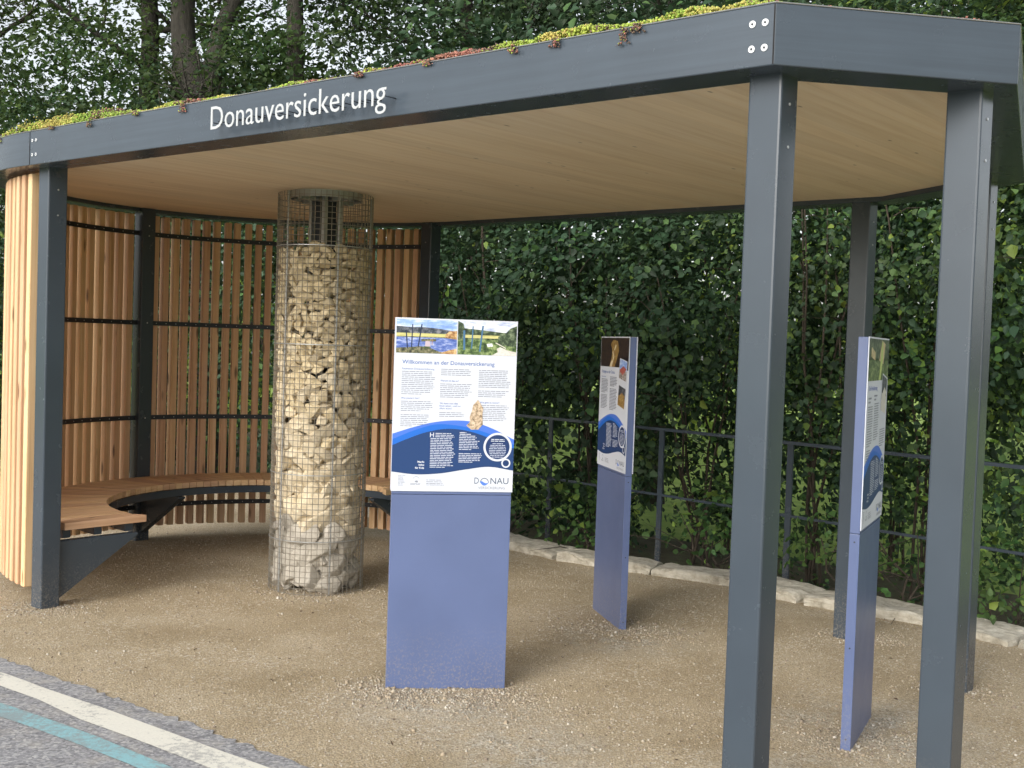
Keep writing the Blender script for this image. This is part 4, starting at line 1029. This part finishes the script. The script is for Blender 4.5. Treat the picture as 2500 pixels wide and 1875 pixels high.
P[:, 2] = 2.6109-.0021*P[:, 0]+.0082*(P[:, 1]-6)+FH-.004+H_*rng.random(n)**.6
kk = n1(s_, 5.3, 2.2)*.6+n1(s_, 13, .4)*.4+rng.normal(0, .16, n)
kk = np.where(front & (a > 3.25) & (a < 3.85), kk*.5, np.where(front & (a > 3.85) & (a < 4.5), .42+.4*kk, np.where(front & (a < 2.5), .26+.65*kk, kk)))
mi = np.where(kk < .24, 2, np.where(kk < .38, 3, np.where(kk < .68, 0, 1)))
S_ = rng.uniform(.0035, .0075, n)
# hanging bits over the front edge
hang = [(-.35, .035), (.35, .02), (.75, .04), (1.2, .02), (1.62, .045), (3.3, .02), (3.75, .03), (3.95, .035), (4.25, .065), (4.3, .03), (2.9, .02)]
hp = []; hs = []
for (ha, hl) in hang:
    for k in range(60):
        f = random.random(); r_ = random.gauss(0, .008)*(1+f)
        if ha < 0: base_ = WR(-1.9*sin(.18)-.0, -1.9*cos(.18)-.006, 0)
        aa = ha+r_; bb = -1.9-.006-random.random()*.012
        if ha < 0: th = -pi/2-abs(ha)/1.9; aa, bb = (1.9+.008)*cos(th)+r_, (1.9+.008)*sin(th)
        hp.append(WR(aa, bb, FH+.006-f*hl)); hs.append(random.uniform(.0025, .006))
hp = np.array(hp); P = np.r_[P, hp]; S_ = np.r_[S_, hs]; mi = np.r_[mi, rng.choice([2, 3, 0], len(hp), p=(.25, .6, .15))]
tufts('sedum', P, S_, [M['sedum_l'], M['sedum_y'], M['sedum_r'], M['sedum_b']], mi, 'lime green and reddish stonecrop growing along the roof edge', 'roof plants')

# loose chippings and litter
n = 46000
px = rng.uniform(-3.6, 3.6, n); py = 3.6+rng.random(n)**1.15*6.4
hot = [(-.25, 5.42, .22), (.75, 6.9, .25), (1.70, 5.25, .25), (-.55, 5.45, .2), (0, 5.45, .2), (.66, 7.0, .2), (1.6, 5.0, .2), (-1.3, 7.8, .36), (0.2, 4.9, .45), (-2.72, 6.80, .16), (.9, 3.85, .15), (1.6, 3.98, .15), (2.2, 7.05, .15), (2.42, 5.98, .15), (-.55, 5.48, .12), (-.1, 5.53, .12), (-1.3, 7.55, .2)]
k = n//5; hh = rng.integers(0, len(hot), k); hc = np.array(hot)[hh]; px[:k] = hc[:, 0]+rng.normal(0, 1, k)*hc[:, 2]; py[:k] = hc[:, 1]+rng.normal(0, .75, k)*hc[:, 2]
P = np.c_[px, py, -.0157*px-.0123*(py-4)]; S_ = rng.uniform(.0018, .0050, n)*np.where(rng.random(n) < .03, 2.0, 1)
ael = np.array(AE); side = py-np.interp(px, ael[:, 0], ael[:, 1]); keep = (side > -.02) | ((side > -.5) & (rng.random(n) < .30*np.exp(side/.09)))
cl = np.array(CL); keep &= (py < np.interp(px, cl[:, 0], cl[:, 1])-.15)
S_[:k] *= 1.5; P, S_ = P[keep], S_[keep]; P[:, 2] += S_*.25
peb = [flat('pebble_a', (.44, .385, .30), .9), flat('pebble_b', (.36, .295, .21), .9), flat('pebble_c', (.56, .52, .45), .9), flat('pebble_d', (.25, .205, .155), .9)]
tufts('gravel_stones', P, S_, peb, rng.choice(4, len(P), p=(.27, .33, .08, .32)), 'loose pale stone chippings scattered on the gravel', 'gravel')
n = 260; px = rng.uniform(-2.6, 3.2, n); py = rng.uniform(4.6, 9.3, n)
cl2 = np.interp(px, cl[:, 0], cl[:, 1]); keep = (py < cl2-.2) & (py > np.interp(px, ael[:, 0], ael[:, 1])+.2); px, py = px[keep], py[keep]; n = len(px)
C = np.c_[px, py, -.0157*px-.0123*(py-4)+.004]; Nn = unit(np.array([0, 0, 1.])+rng.normal(0, .35, (n, 3))); D_ = unit(rng.normal(0, 1, (n, 3))*np.array([1, 1, .1])); ll = rng.uniform(.008, .03, n)
o = leaves_obj('leaf_litter', C, Nn, D_, ll, ll*.35, flat('dead_leaf', (.10, .065, .04), .9)); tag(o, 'small dry leaf scraps and bark bits lying on the gravel', 'litter', kind='stuff')

# ------------------------------------------------------------------ light, sky, camera
SUN_EL, SUN_AZ = 28.0, 212.0                                # azimuth of the sun clockwise from +Y
w = bpy.data.worlds.new('World'); sc.world = w; w.use_nodes = True; nt = w.node_tree
sky = nt.nodes.new('ShaderNodeTexSky'); sky.sky_type = 'NISHITA'; sky.sun_disc = False
sky.sun_elevation = R(SUN_EL); sky.sun_rotation = R(SUN_AZ); sky.air_density = 1.0; sky.dust_density = 3.0; sky.ozone_density = 1.0
hs_ = nt.nodes.new('ShaderNodeHueSaturation'); hs_.inputs['Saturation'].default_value = .28; nt.links.new(sky.outputs[0], hs_.inputs['Color'])
bg = nt.nodes['Background']; bg.inputs[1].default_value = .15; nt.links.new(hs_.outputs[0], bg.inputs[0])
L = bpy.data.lights.new('sun', 'SUN'); L.energy = .75; L.angle = R(26); L.color = (1, .95, .87)
so = link(bpy.data.objects.new('sun', L)); az = R(SUN_AZ); el = R(SUN_EL)
sd = Vector((sin(az)*cos(el), cos(az)*cos(el), sin(el))); so.rotation_euler = sd.to_track_quat('Z', 'Y').to_euler(); so.location = (-4, -4, 8)

cam = bpy.data.cameras.new('camera'); co = link(bpy.data.objects.new('camera', cam)); sc.camera = co
cam.sensor_width = 36; cam.lens = 2800/2500*36; cam.clip_start = .05; cam.clip_end = 500
pt, rl = R(2.0449), R(1.9408)
co.matrix_world = Matrix.Translation((0, 0, 1.6871)) @ Matrix.Rotation(R(90)-pt, 4, 'X') @ Matrix.Rotation(rl, 4, 'Z')
vs = sc.view_settings; vs.view_transform = 'Standard'; vs.look = 'None'; vs.gamma = 1; vs.exposure = 0.85
sc.cycles.max_bounces = 8; sc.cycles.transparent_max_bounces = 8
print('edging stones', nstones, 'gabion', len(acc))
